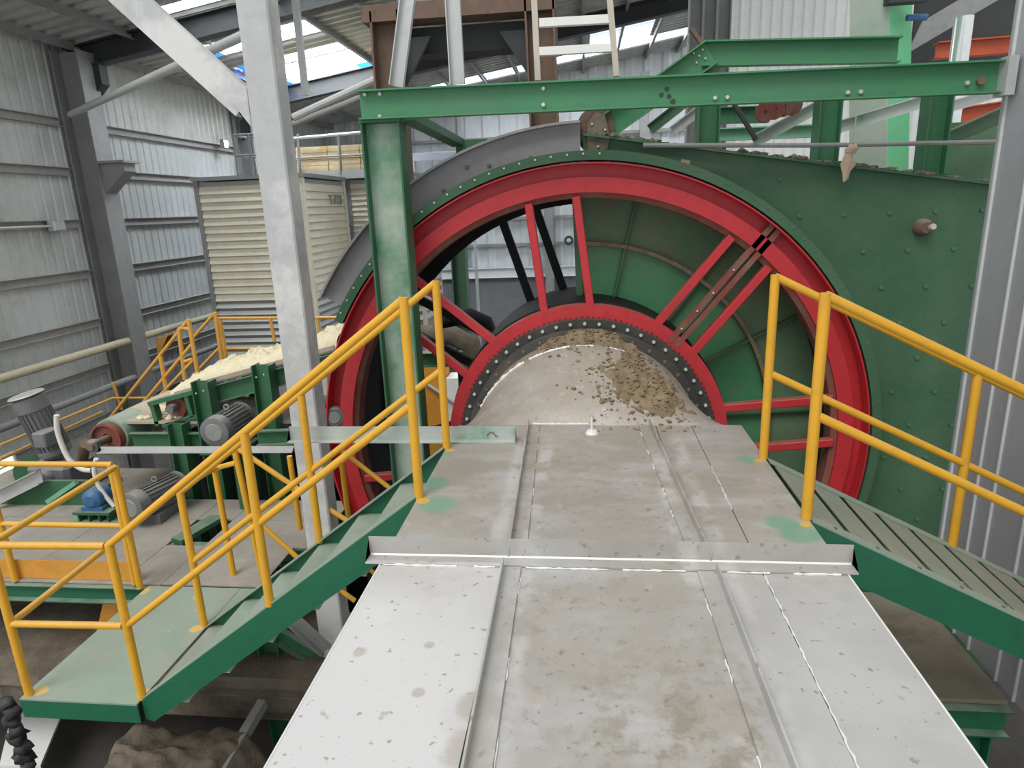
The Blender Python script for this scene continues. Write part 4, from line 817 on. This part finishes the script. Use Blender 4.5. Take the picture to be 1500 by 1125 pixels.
# ================================================================== CONVEYORS AND DRIVES
YC0, YC1 = 6.8, 7.75
ca, cb = PY(222, 594, YC0), PY(420, 541, YC0); cs = (cb.z - ca.z) / (cb.x - ca.x)
def cz(x, dz=0.0): return ca.z + (x - ca.x) * cs + dz
CX0, CX1 = ca.x, -2.75
cv = thing('upper_conveyor', 'green framed belt conveyor rising right toward the drum', 'conveyor', (-4, 7.2, LZ))
cdir = V((1, 0, cs)).normalized(); cup = V((-cs, 0, 1)).normalized()
for y_, sgn in ((YC0, -1), (YC1, 1)):
    part(MB().prof(P_C(0.2, 0.07, 0.01), V((CX0 + 0.62, y_, cz(CX0 + 0.62, -0.06))), V((CX1, y_, cz(CX1, -0.06))), (0, sgn, 0), cup), 'side_channel', 'green', cv)
    part(MB().bar(V((CX0, y_, cz(CX0, 0.03))), V((CX0 + 0.75, y_, cz(CX0 + 0.75, 0.03))), 0.05, 0.12, (0, 0, 1)), 'head_frame_top', 'green', cv)
    part(MB().bar(V((CX0 + 0.12, y_, cz(CX0, -0.24))), V((CX0 + 0.75, y_, cz(CX0 + 0.65, -0.24))), 0.05, 0.10, (0, 0, 1)), 'head_frame_bottom', 'green', cv)
    for dx in (0.06, 0.5): part(MB().bar(V((CX0 + dx, y_, cz(CX0 + dx, -0.25))), V((CX0 + dx - 0.03, y_, cz(CX0 + dx, 0.03))), 0.05, 0.10, (1, 0, 0)), 'head_frame_upright', 'green', cv)
part(MB().tube([(CX0 + 0.28, YC0 + 0.03, cz(CX0 + 0.28, -0.09)), (CX0 + 0.28, YC1 - 0.03, cz(CX0 + 0.28, -0.09))], 0.125, 20), 'head_pulley', 'red_rust', cv, smooth=35)
part(MB().tube([(CX0 + 0.28, YC0 - 0.1, cz(CX0 + 0.28, -0.09)), (CX0 + 0.28, YC0 + 0.02, cz(CX0 + 0.28, -0.09))], 0.05, 12), 'pulley_bearing', 'motor_grey', cv, smooth=35)
bm_ = MB()
for z_ in (0.05,):
    bm_.prism([V((CX0 + 0.28, YC0 + 0.04, cz(CX0 + 0.28, z_))), V((CX1, YC0 + 0.04, cz(CX1, z_))), V((CX1, YC0 + 0.04, cz(CX1, z_ + 0.03))), V((CX0 + 0.28, YC0 + 0.04, cz(CX0 + 0.28, z_ + 0.03)))], (0, YC1 - YC0 - 0.08, 0))
part(bm_, 'belt', 'belt', cv)
part(MB().prof([(0, 0), (0.02, 0), (0.02, 0.05), (0, 0.05)], V((CX0 + 0.72, YC0 + 0.03, cz(CX0 + 0.72, 0.07))), V((CX1, YC0 + 0.03, cz(CX1, 0.07))), (0, 1, 0), cup), 'skirt_board', 'belt', cv)
for px, yb in ((303, GZ), (393, GZ)):
    x = PY(px, 590, YC0 - 0.12).x
    part(MB().prof(P_H(0.2, 0.18, 0.012), (x, YC0 - 0.12, yb), (x, YC0 - 0.12, cz(x, 0.14)), (0, 1, 0), (1, 0, 0)), 'post', 'green', cv)
    part(MB().prof(P_H(0.2, 0.18, 0.012), (x, YC1 + 0.12, yb), (x, YC1 + 0.12, cz(x, 0.14)), (0, 1, 0), (1, 0, 0)), 'post', 'green', cv)
    for dz, dx in ((0.02, -0.04), (0.05, 0.05)): inst(BOLT_S, 'bolt', cv, (x + dx, YC0 - 0.222, cz(x, dz)), axis=(0, -1, 0))
def load(u, v):
    from mathutils import noise as mn
    x = CX0 + 0.22 + (CX1 - CX0 - 0.2) * u; w_ = v * 2 - 1
    ramp = min(1, 0.25 + u / 0.25); h = (0.07 + 0.21 * ramp * (max(0, 1 - w_ * w_) ** 0.35) * (0.85 + 0.25 * mn.noise(V((u * 9, 1.3, 0))))) if abs(w_) < 0.999 else 0.06
    n3 = mn.noise(V((x * 4, v * 3, 0))) * 0.05 + mn.fractal(V((x * 9, v * 7, 5)), 0.7, 2.0, 4) * 0.05
    return V((x, (YC0 + YC1) / 2 + w_ * 0.43, cz(x, h + n3 * (1 - abs(w_)) * 1.4)))
solo(MB().grid(load, 260, 50), 'filter_cake_load', 'cream_load', 'lumpy cream coloured material heaped along the upper belt', 'ore', (-3.6, 7.2, 0), smooth=70, kind='stuff')
# lower conveyor: belt drum running away from the camera, frame, small pile
lc = thing('lower_conveyor', 'lower green belt conveyor with tan belt drum and red ended pulley', 'conveyor', (-5.2, 7.0, LZ))
pa = PY(152, 645, 6.55); pb = PY(243, 597, 7.75); pb.x = pa.x + (pb.x - pa.x) * 0.4; pb = V((pa.x, 7.9, pa.z))
part(MB().tube([pa + V((0, 0.12, 0)), pa + V((0, 0.55, 0))], 0.215, 28), 'drum_lagging', 'green_lag', lc, smooth=35)
part(MB().tube([pa + V((0, 0.55, 0)), pb], 0.22, 28), 'belt_wrap', 'tan_belt', lc, smooth=35)
part(MB().ring([(0.19, pa.y + 0.02), (0.19, pa.y + 0.12), (0.06, pa.y + 0.12), (0.06, pa.y + 0.06), (0.165, pa.y + 0.06), (0.165, pa.y + 0.02)], pa.x, pa.z, n=28), 'pulley_end', 'red_rust', lc, smooth=35)
part(MB().tube([pa + V((0, -0.23, 0)), pa + V((0, 0.3, 0))], 0.045, 12), 'pulley_shaft', 'rust', lc, smooth=35)
part(MB().box(pa.x - 0.06, pa.x + 0.06, pa.y - 0.2, pa.y - 0.1, pa.z - 0.07, pa.z + 0.06), 'bearing_block', 'motor_grey', lc, bevel=0.015)
zb = pa.z + 0.16
part(MB().box(pa.x + 0.05, -3.2, 6.75, 7.8, zb - 0.03, zb), 'belt', 'belt', lc)
for y_, sg in ((6.7, -1), (7.85, 1)):
    part(MB().prof(P_C(0.18, 0.07, 0.01), (pa.x + 0.25, y_, zb - 0.2), (-2.75, y_, zb - 0.2), (0, sg, 0), (0, 0, 1)), 'side_channel', 'green', lc)
    for x in (PY(273, 660, 6.7).x, -3.0): part(MB().prof(P_H(0.18, 0.17, 0.012), (x, y_ + sg * 0.06, GZ), (x, y_ + sg * 0.06, zb + 0.02), (0, 1, 0), (1, 0, 0)), 'post', 'green', lc)
pl_ = MB(); rnd = random.Random(9)
for i in range(70):
    r = rnd.uniform(0.02, 0.06); c = clump((pa.x + rnd.uniform(0.28, 0.95), rnd.uniform(6.8, 7.5), zb + r * 0.4), r * 1.5, r * 1.5, r, i * 1.9, 1); pl_.add(c.v, c.f)
solo(pl_, 'spilled_cake', 'cream_load', 'crumbs of cream material dropped on the lower belt', 'ore', (pa.x + 0.5, 7.1, zb), smooth=70, kind='stuff')
bn = thing('pit_shade_block', 'added black block standing in for the shade under the conveyors', 'shade block', (-3.9, 7.2, GZ))  # added black block that makes the pit read as deep shade
part(MB().box(-5.0, -2.72, 7.0, 7.7, GZ, zb - 0.32), 'body', 'black', bn)
for x in (-4.6, -3.8, -3.0): part(MB().box(x - 0.03, x + 0.03, 6.95, 7.0, GZ, zb - 0.32), 'block_rib', 'black', bn)
# motors
def motor(name, label, p, d, L_, r, fan=True, feet=0.0, parent=None):
    p = V(p); d = V(d).normalized(); o = thing(name, label, 'motor', p + V((0, 0, -r - feet)))
    part(MB().tube([p, p + d * 0.01, p + d * L_ * 0.14, p + d * L_ * 0.2], [r * 0.86, r * 0.97, r * 1.0, r * 1.0], 24), 'fan_cover', 'motor_grey', o, smooth=30)
    part(MB().tube([p - d * 0.008, p], [r * 0.55, r * 0.6], 20), 'fan_grille', 'steel_mid', o, smooth=30)
    b = part(MB().tube([p + d * L_ * 0.2, p + d * L_ * 0.86], r * 0.88, 24), 'housing', 'motor_grey', o, smooth=30)
    w, u, v = frame(d)
    for k in range(22):
        a = 2 * math.pi * k / 22; n_ = u * math.cos(a) + v * math.sin(a)
        part(MB().bar(p + d * L_ * 0.22 + n_ * r * 0.92, p + d * L_ * 0.84 + n_ * r * 0.92, r * 0.16, 0.010, n_), 'cooling_fin', 'motor_grey', b)
    part(MB().tube([p + d * L_ * 0.86, p + d * L_ * 0.93, p + d * L_], [r, r, r * 0.6], 24), 'end_shield', 'motor_grey', o, smooth=30)
    part(MB().tube([p + d * L_, p + d * L_ * 1.2], r * 0.2, 10), 'shaft', 'steel_mid', o, smooth=30)
    if abs(d.z) < 0.6:
        part(MB().ring([(0.035, (p + d * L_ * .5).y - 0.008), (0.035, (p + d * L_ * .5).y + 0.008), (0.02, (p + d * L_ * .5).y + 0.008), (0.02, (p + d * L_ * .5).y - 0.008)], (p + d * L_ * .5).x, (p + d * L_ * .5).z + r + 0.025, n=12), 'lifting_eye', 'steel_mid', o)
        if feet: 
            q = p + d * L_ * 0.5; part(MB().box(q.x - r * 0.8, q.x + r * 0.8, q.y - L_ * 0.3, q.y + L_ * 0.3, q.z - r - feet, q.z - r * 0.8), 'foot', 'motor_grey', o)
    return o, p + d * L_
m1 = PY(313, 634, 6.15)
motor('drive_motor', 'grey finned electric motor mounted by the upper conveyor frame', m1, (0, 1, 0), 0.62, 0.165, feet=0.06)
br_ = m1 + V((0, 0.3, -0.225)); bk = thing('motor_bracket', 'green bracket shelf carrying the motor by the upper conveyor', 'bracket', br_ + V((0, 0, -0.05)))
part(MB().box(br_.x - 0.2, br_.x + 0.24, br_.y - 0.3, br_.y + 0.2, br_.z - 0.03, br_.z), 'shelf', 'green', bk)
part(MB().box(br_.x + 0.1, br_.x + 0.16, br_.y - 0.2, br_.y + 0.2, LZ, br_.z - 0.03), 'stand', 'green', bk)
m2 = PY(192, 752, 5.75); m2.z = LZ + 0.24
motor('drive_motor', 'grey finned electric motor standing low on the platform floor', m2, (0.25, 1, 0), 0.68, 0.165, feet=0.075)
m3 = PY(496, 612, 6.3)
motor('drive_motor', 'small grey motor tucked behind the square column at the red wheel', V((PY(490, 612, 5.75).x, 5.75, PY(490, 612, 5.75).z)), (-0.3, 1, 0), 0.4, 0.10)
# vertical gear motor
g0 = PY(86, 668, 6.7); gdir = (PY(42, 585, 6.62) - g0).normalized()
top = PY(40, 582, 6.62)
o, e = motor('gear_motor', 'upright grey geared motor leaning above the gearbox at the platform', top, -gdir, (g0 - top).length, 0.175)
part(MB().box(top.x + 0.17, top.x + 0.33, top.y - 0.25, top.y + 0.0, g0.z + 0.22, g0.z + 0.40), 'terminal_box', 'motor_grey', o, bevel=0.015)
part(MB().tube([top + gdir * 0.03, top + gdir * 0.045], [0.19, 0.17], 20), 'rain_cap', 'galv', o, smooth=30)
gx = thing('gearbox', 'bulky grey cast gearbox under the leaning motor', 'gearbox', PY(85, 720, 6.7))
gq = PY(82, 690, 6.6)
part(MB().box(gq.x - 0.27, gq.x + 0.27, 6.45, 6.95, gq.z - 0.2, gq.z + 0.12), 'casing', 'motor_grey', gx, bevel=0.05)
part(MB().tube([(gq.x - 0.02, 6.45, gq.z - 0.04), (gq.x - 0.02, 6.38, gq.z - 0.04)], [0.13, 0.11], 20), 'bearing_cover', 'motor_grey', gx, smooth=35)
part(MB().tube([(gq.x - 0.02, 6.379, gq.z - 0.04), (gq.x - 0.02, 6.372, gq.z - 0.04)], 0.06, 16), 'bore', 'black', gx)
part(MB().box(gq.x - 0.33, gq.x + 0.33, 6.42, 6.98, gq.z - 0.24, gq.z - 0.2), 'base_flange', 'motor_grey', gx)
part(MB().tube([gq + V((0.27, 0.1, 0.08)), V((pa.x - 0.15, pa.y - 0.1, pa.z))], 0.06, 12), 'coupling', 'rust', gx, smooth=35)
# frames under gearbox
fr = thing('drive_stand', 'green sloping channel frame under the grey gearbox', 'frame', PY(60, 740, 6.4))
part(MB().prof(P_C(0.17, 0.08, 0.012), PY(0, 727, 6.25), PY(62, 696, 6.25), (0, -1, 0), (0, 0, 1)), 'top_rail', 'galv', fr)
part(MB().prism([PY(0, 735, 6.3), PY(62, 705, 6.3), PY(140, 705, 6.3), PY(140, 742, 6.3), PY(0, 750, 6.3)], (0, 0.05, 0)), 'side_plate', 'green', fr)
part(MB().bar(PY(70, 735, 6.25), PY(112, 706, 6.25), 0.05, 0.05), 'strut', 'pale_green', fr)
part(MB().tube([PY(48, 690, 6.9), PY(48, 690, 7.3)], 0.2, 20), 'green_drum', 'green', fr, smooth=35)
part(MB().box(gq.x - 0.4, gq.x + 0.5, 6.4, 7.0, LZ, gq.z - 0.24), 'pedestal', 'green', fr)
# blue pump on a green base
bp = PY(140, 722, 6.0); bp.z = LZ + 0.25
pu = thing('small_pump', 'small blue pump bolted on a green ribbed base plate', 'pump', (bp.x, 6.0, LZ))
part(MB().tube([bp + V((0, -0.12, 0)), bp + V((0, -0.08, 0)), bp + V((0, 0.1, 0)), bp + V((0, 0.14, 0))], [0.06, 0.11, 0.12, 0.06], 18), 'casing', 'blue', pu, smooth=35)
part(MB().box(bp.x - 0.12, bp.x + 0.12, 5.9, 6.1, LZ + 0.13, LZ + 0.17), 'foot', 'blue', pu)
part(MB().box(bp.x - 0.2, bp.x + 0.22, 5.86, 6.14, LZ + 0.1, LZ + 0.13), 'base_top', 'green', pu)
for dx in (-0.16, -0.04, 0.08, 0.18): part(MB().box(bp.x + dx - 0.008, bp.x + dx + 0.008, 5.88, 6.12, LZ + 0.004, LZ + 0.1), 'base_rib', 'green', pu)
part(MB().box(bp.x - 0.3, bp.x + 0.3, 5.84, 6.16, LZ + 0.003, LZ + 0.013), 'base_plate', 'pale_green', pu)
def hose(label, pts, Y, r):
    P = [PY(x, y_, Y) for x, y_ in pts]; out = []
    for i in range(len(P) - 1):
        a, b, c, d_ = P[max(i-1, 0)], P[i], P[i+1], P[min(i+2, len(P)-1)]
        for t in (0, 0.25, 0.5, 0.75):
            out.append(0.5 * ((2*b) + (c - a) * t + (2*a - 5*b + 4*c - d_) * t*t + (3*b - a - 3*c + d_) * t**3))
    out.append(P[-1]); return solo(MB().tube(out, r, 10), 'flexible_conduit', 'hose_white', label, 'conduit', P[-1], smooth=40)
hose('white flexible conduit looping down from the geared motor terminal box', [(83, 608), (84, 630), (92, 655), (103, 675), (120, 687), (134, 689)], 6.3, 0.028)
hose('white flexible conduit curving down to the low floor motor', [(141, 672), (138, 688), (143, 708), (155, 727), (168, 742)], 6.0, 0.024)
# cable tray and other bars in front of the conveyors
solo(MB().prof(P_L(-0.07, 0.05, 0.006), PY(148, 661, 6.0), PY(432, 660, 6.0), (0, 1, 0), (0, 0, 1)), 'cable_tray', 'galv', 'long galvanised angle tray spanning in front of the conveyors', 'tray', PY(290, 662, 6.0))
beam_thing('drive_beam', 'green channel beam beside the square column below the finned motor', 'beam', PY(378, 640, 6.4), PY(432, 638, 6.4), P_C(0.17, 0.08, 0.012), (0, -1, 0), (0, 0, 1), 'green')

# ---- far railings and pipes
YA = 8.6
def q(x, y_): return PY(x, y_, YA)
railing('far_stair_railing', 'orange-yellow railing climbing behind the belt load', None,
    [(q(290, 548), q(276, 468)), (q(247, 592), q(235, 522)), (q(271, 556), q(262, 482))],
    [[q(160, 614), q(276, 468)], [q(205, 596), q(282, 503)], [q(232, 582), q(283, 528)], [q(262, 482), q(266, 480), q(277, 482)], [q(270, 530), q(282, 526)]], 'yellow_far', 0.025, 0.03)
railing('far_stair_railing', 'orange-yellow railing beyond, rising to the far platform corner', None,
    [(PY(326, 533, 9.4), PY(315, 458, 9.4)), (PY(333, 530, 9.6), PY(322, 468, 9.6))],
    [[PY(283, 495, 9.4), PY(315, 458, 9.4)], [PY(285, 548, 9.4), PY(321, 510, 9.4)]], 'yellow_far', 0.025, 0.032)
railing('far_platform_railing', 'orange-yellow railing along the foot of the cooling tower', None,
    [(PY(402, 500, 9.6), PY(396, 466, 9.6)), (PY(470, 500, 9.6), PY(465, 466, 9.6))],
    [[PY(320, 466, 9.6), PY(510, 465, 9.6)], [PY(325, 511, 9.6), PY(510, 508, 9.6)]], 'yellow_far', 0.022, 0.026)
railing('low_far_railing', 'thin yellow railing along the left wall above the gearbox', None,
    [(PX(178, 600, -7.6), PX(165, 560, -7.6))], [[PX(0, 652, -7.6), PX(165, 583, -7.6)], [PX(0, 672, -7.6), PX(150, 603, -7.6)], [PX(165, 583, -7.6), PX(165, 583, -7.6) + V((1.2, 0, 0))]], 'yellow_far', 0.018, 0.022)
def wpipe(label, p0, m, r, x=-8.5, y1=16.5):
    a = PX(*p0, x); y0 = 7.5; solo(MB().tube([(x, y0, a.z), (x, y1, a.z)], r, 12), 'wall_pipe', m, label, 'pipe', (x, 11, a.z), smooth=35)
    return a
a = wpipe('cream painted pipe running along the left wall past the column', (0, 555), 'pipe_cream', 0.07)
solo(MB().prism([(-8.38, 11.8, a.z - 0.08), (-8.05, 11.8, a.z - 0.02), (-8.05, 11.8, a.z + 0.04), (-8.38, 11.8, a.z - 0.45)], (0, 0.1, 0)), 'pipe_bracket', 'yellow_far', 'yellow pipe bracket on the wall column', 'bracket', (-8.2, 11.85, a.z - 0.2))
wpipe('dusty grey pipe along the left wall below the cream pipe', (0, 628), 'steel_mid', 0.06)
# junction box, wall lamp
jb = PX(82, 331, -8.84); j = thing('junction_box', 'small white junction box on the left wall girt', 'box', jb)
part(MB().box(jb.x - 0.06, jb.x + 0.08, jb.y - 0.13, jb.y + 0.13, jb.z - 0.09, jb.z + 0.09), 'case', 'galv', j, bevel=0.02)
part(MB().tube([jb + V((0, -0.13, 0)), jb + V((0, -1.4, 0.0))], 0.02, 8), 'conduit', 'galv', j, smooth=35)
lp = PX(330, 211, -8.7); l_ = thing('wall_lamp', 'small bright lamp on the far wall column', 'lamp', lp)
part(MB().box(lp.x - 0.08, lp.x + 0.02, lp.y - 0.1, lp.y + 0.1, lp.z - 0.1, lp.z + 0.1), 'case', 'steel_mid', l_)
part(MB().box(lp.x + 0.021, lp.x + 0.03, lp.y - 0.08, lp.y + 0.08, lp.z - 0.08, lp.z + 0.08), 'lens', 'lamp', l_)

# ---- cooling towers
def tower(label, X0, X1, Y0, Y1, zt, zs, zl, ns, nl, side=True, mtop='steel_mid'):
    o = thing('cooling_tower', label, 'cooling tower', ((X0 + X1) / 2, (Y0 + Y1) / 2, GZ))
    part(MB().box(X0 + 0.06, X1 - 0.06, Y0 + 0.06, Y1 - 0.06, GZ, zt - 0.02), 'core', 'louvre_grey', o)
    h = (zt - 0.1 - zs) / ns
    f = MB().prism([(0, 0, 0), (0, -0.05, 0), (0, -0.012, h * 0.97), (0, 0, h * 0.97)], (X1 - X0 - 0.16, 0, 0)).mesh('siding_slat', 'tower_siding')
    g = MB().prism([(0, 0, 0), (0.05, 0, 0), (0.012, 0, h * 0.97), (0, 0, h * 0.97)], (0, Y1 - Y0 - 0.16, 0)).mesh('siding_slat', 'tower_siding')
    for k in range(ns):
        inst(f, 'siding_slat', o, (X0 + 0.08, Y0 + 0.055, zs + k * h)); inst(g, 'siding_slat', o, (X1 - 0.055, Y0 + 0.08, zs + k * h))
    hl = (zs - zl) / nl
    f2 = MB().prism([(0, 0, 0), (0, -0.07, 0), (0, -0.02, hl * 0.5), (0, 0.0, hl * 0.5)], (X1 - X0 - 0.16, 0, 0)).mesh('louvre_blade', 'galv')
    g2 = MB().prism([(0, 0, 0), (0.07, 0, 0), (0.02, 0, hl * 0.5), (0.0, 0, hl * 0.5)], (0, Y1 - Y0 - 0.16, 0)).mesh('louvre_blade', 'galv')
    for k in range(nl): inst(f2, 'louvre_blade', o, (X0 + 0.08, Y0 + 0.055, zl + k * hl)); inst(g2, 'louvre_blade', o, (X1 - 0.055, Y0 + 0.08, zl + k * hl))
    for x, y_ in ((X0, Y0), (X1 - 0.09, Y0), (X1 - 0.09, Y1 - 0.09)): part(MB().box(x, x + 0.09, y_, y_ + 0.09, GZ, zt), 'corner_post', 'steel_mid' if x == X0 else 'tower_siding', o)
    part(MB().box(X0 - 0.03, X1 + 0.03, Y0 - 0.03, Y1 + 0.03, zt, zt + 0.07), 'roof_rim', mtop, o)
    return o
TY = 12.0
tX0, tX1 = PY(287, 300, TY).x, PY(447, 300, TY).x; tz = PY(370, 262, TY).z; ts = PY(390, 440, TY).z; tb = PY(390, 520, TY).z
ty1 = PX(508, 300, tX1).y
tower('cream slatted cooling tower standing behind the square column', tX0, tX1, TY, ty1, tz, ts, tb, 15, 8)
t2x0 = PY(509, 300, ty1 + 0.3).x
o = tower('second cream slatted cooling tower behind the green portal column', t2x0, t2x0 + 1.6, ty1 + 0.3, ty1 + 2.2, PY(520, 262, ty1 + 0.3).z, PY(520, 370, ty1 + 0.3).z, PY(520, 470, ty1 + 0.3).z, 13, 8)
# fan deck on top with yellowed panels and a rail
fd = thing('fan_stack', 'yellowed panelled fan deck with grey rail above the cooling towers', 'fan deck', (PY(490, 255, 14.5).x, 15.3, PY(490, 255, 14.5).z))
fz0 = PY(490, 250, 14.5).z; fz1 = PY(490, 212, 14.5).z; fx0, fx1 = PY(432, 230, 14.5).x, PY(575, 230, 14.5).x
part(MB().box(fx0 - 0.1, fx1 + 0.1, 14.4, 16.4, fz0 - 0.18, fz0 - 0.01), 'deck', 'galv', fd)
nr = 4
for j in range(nr):
    for i in range(3):
        z0 = fz0 + (fz1 - fz0) * j / nr; z1 = fz0 + (fz1 - fz0) * (j + 0.93) / nr; x0 = fx0 + (fx1 - fx0) * i / 3
        part(MB().box(x0, x0 + (fx1 - fx0) / 3 - 0.02, 14.55 + 0.03 * (j % 2), 16.2, z0, z1), 'stack_panel', 'tower_deck', fd)
for px in (440, 500, 560): part(MB().tube([PY(px, 256, 14.42), PY(px - 4, 196, 14.42)], 0.03, 8), 'rail_post', 'steel_mid', fd, smooth=35)
part(MB().tube([PY(428, 203, 14.42), PY(575, 190, 14.42)], 0.03, 8), 'top_rail', 'galv', fd, smooth=35)
part(MB().tube([PY(428, 232, 14.42), PY(575, 224, 14.42)], 0.02, 8), 'mid_rail', 'steel_mid', fd, smooth=35)
sh_ = thing('tower_stair_cage', 'small grey railed cage on the corner of the cooling tower roof', 'cage', PY(365, 258, 12.1))
cg0 = PY(350, 258, 12.2); 
for dx in (0, 0.3, 0.6):
    for dy in (0, 0.5): part(MB().tube([cg0 + V((dx, dy, 0)), cg0 + V((dx, dy, 0.72))], 0.02, 8), 'bar', 'steel_mid', sh_, smooth=35)
for dz in (0.36, 0.72): part(MB().tube([cg0 + V((0, 0, dz)), cg0 + V((0.6, 0, dz)), cg0 + V((0.6, 0.5, dz)), cg0 + V((0, 0.5, dz)), cg0 + V((0, 0, dz))], 0.02, 8), 'hoop', 'steel_mid', sh_, smooth=35)
# small far shed roof beside the back wall (blue-grey)
b = PY(640, 225, 20); fs_ = thing('far_canopy', 'blue-grey sheet canopy on the back wall beyond the wheel', 'canopy', (b.x, 20, b.z - 1))
part(MB().prism([PY(606, 236, 20), PY(700, 232, 20), PY(700, 222, 20), PY(606, 224, 20)], (0, 1.6, 0.15)), 'roof', 'panel_grey', fs_)
for px in (606, 690): part(MB().tube([V((PY(px, 240, 20.1).x, 20.1, GZ)), V((PY(px, 240, 20.1).x, 20.1, b.z))], 0.05, 8), 'leg', 'galv', fs_, smooth=35)

# ---- things seen through the wheel, lower left
YB = 8.8
hp = thing('far_green_beam', 'green beam seen between the left spokes of the red wheel', 'beam', PY(650, 535, YB))
part(MB().prof(P_H(0.2, 0.15, 0.015), PY(600, 527, YB), PY(705, 524, YB), (0, 1, 0), (0, 0, 1)), 'shaft', 'green', hp)
part(MB().prof(P_H(0.2, 0.2, 0.015), V((PY(670, 400, YB).x, YB + 0.2, GZ)), V((PY(670, 400, YB).x, YB + 0.2, PY(670, 385, YB).z + 1.2)), (0, 1, 0), (1, 0, 0)), 'upright', 'housing_green', hp)
pz = [PY(600, 492, 8.4), PY(660, 490, 8.4), PY(690, 505, 8.4), PY(698, 540, 8.4)]
solo(MB().tube(pz, 0.14, 14), 'bent_pipe', 'mud', 'dirty bent pipe behind the left spokes of the wheel', 'pipe', pz[0], smooth=50)
pz = [PY(640, 472, 7.6), PY(690, 462, 7.6), PY(712, 472, 7.6), PY(722, 498, 7.6), V((PY(722, 498, 7.6).x, 7.7, GZ))]
solo(MB().tube(pz, 0.09, 14), 'black_hose', 'black', 'thick black hose curving behind the wheel hub', 'hose', pz[0], smooth=50)
ob = PY(645, 590, 10.0); om = thing('orange_machine', 'orange and white boxed machine seen behind the left spokes', 'machine', (ob.x, 10.0, GZ))
part(MB().box(ob.x - 0.25, ob.x + 0.12, 9.9, 10.3, GZ, PY(640, 545, 9.2).z), 'orange_cabinet', 'orange_board', om)
part(MB().box(ob.x + 0.14, ob.x + 0.5, 9.9, 10.3, GZ, PY(640, 572, 9.2).z), 'white_cabinet', 'white_sheet', om)
part(MB().tube([PY(622, 560, 9.85), PY(680, 600, 9.85)], 0.03, 8), 'guard_bar', 'galv', om, smooth=35)

# ---- bright little window low in the left wall, writing on the cooling tower, mark on the angle iron
wz = PX(10, 688, WX + 0.06)
wi = thing('window_2', None, None, wz, kind='structure')
part(MB().box(WX + 0.035, WX + 0.045, wz.y - 0.42, wz.y + 0.16, wz.z - 0.22, wz.z + 0.2), 'pane', 'day_pane', wi)
for y0, y1, z0, z1 in ((-0.45, 0.19, 0.2, 0.24), (-0.45, 0.19, -0.26, -0.22), (0.16, 0.20, -0.22, 0.2), (-0.46, -0.42, -0.22, 0.2)):
    part(MB().box(WX + 0.03, WX + 0.07, wz.y + y0, wz.y + y1, wz.z + z0, wz.z + z1), 'frame', 'white_sheet', wi)
tw = [o_ for o_ in COL.objects if o_.name == 'cooling_tower'][0]
for x0, y0, x1, y1 in ((484, 286, 486, 299), (482, 287, 489, 286), (491, 285, 490, 299), (490, 292, 494, 292), (494, 285, 495, 299), (497, 286, 499, 300), (499, 285, 501, 298)):
    part(MB().bar(PX(x0, y0, tX1 + 0.004), PX(x1, y1, tX1 + 0.004), 0.02, 0.035), 'painted_stroke', 'louvre_grey', tw)
an = [o_ for o_ in COL.objects if o_.name == 'angle_iron'][0]
mk = PY(721, 637, 4.357)
part(MB().tube([mk + V((-0.035, 0, -0.012)), mk + V((-0.03, 0, 0.01)), mk + V((-0.01, 0, 0.02)), mk + V((0.012, 0, 0.015)), mk + V((0.022, 0, -0.008)), mk + V((0.04, 0, -0.012))], 0.004, 5), 'scrawled_mark', 'bolt_dark', an)
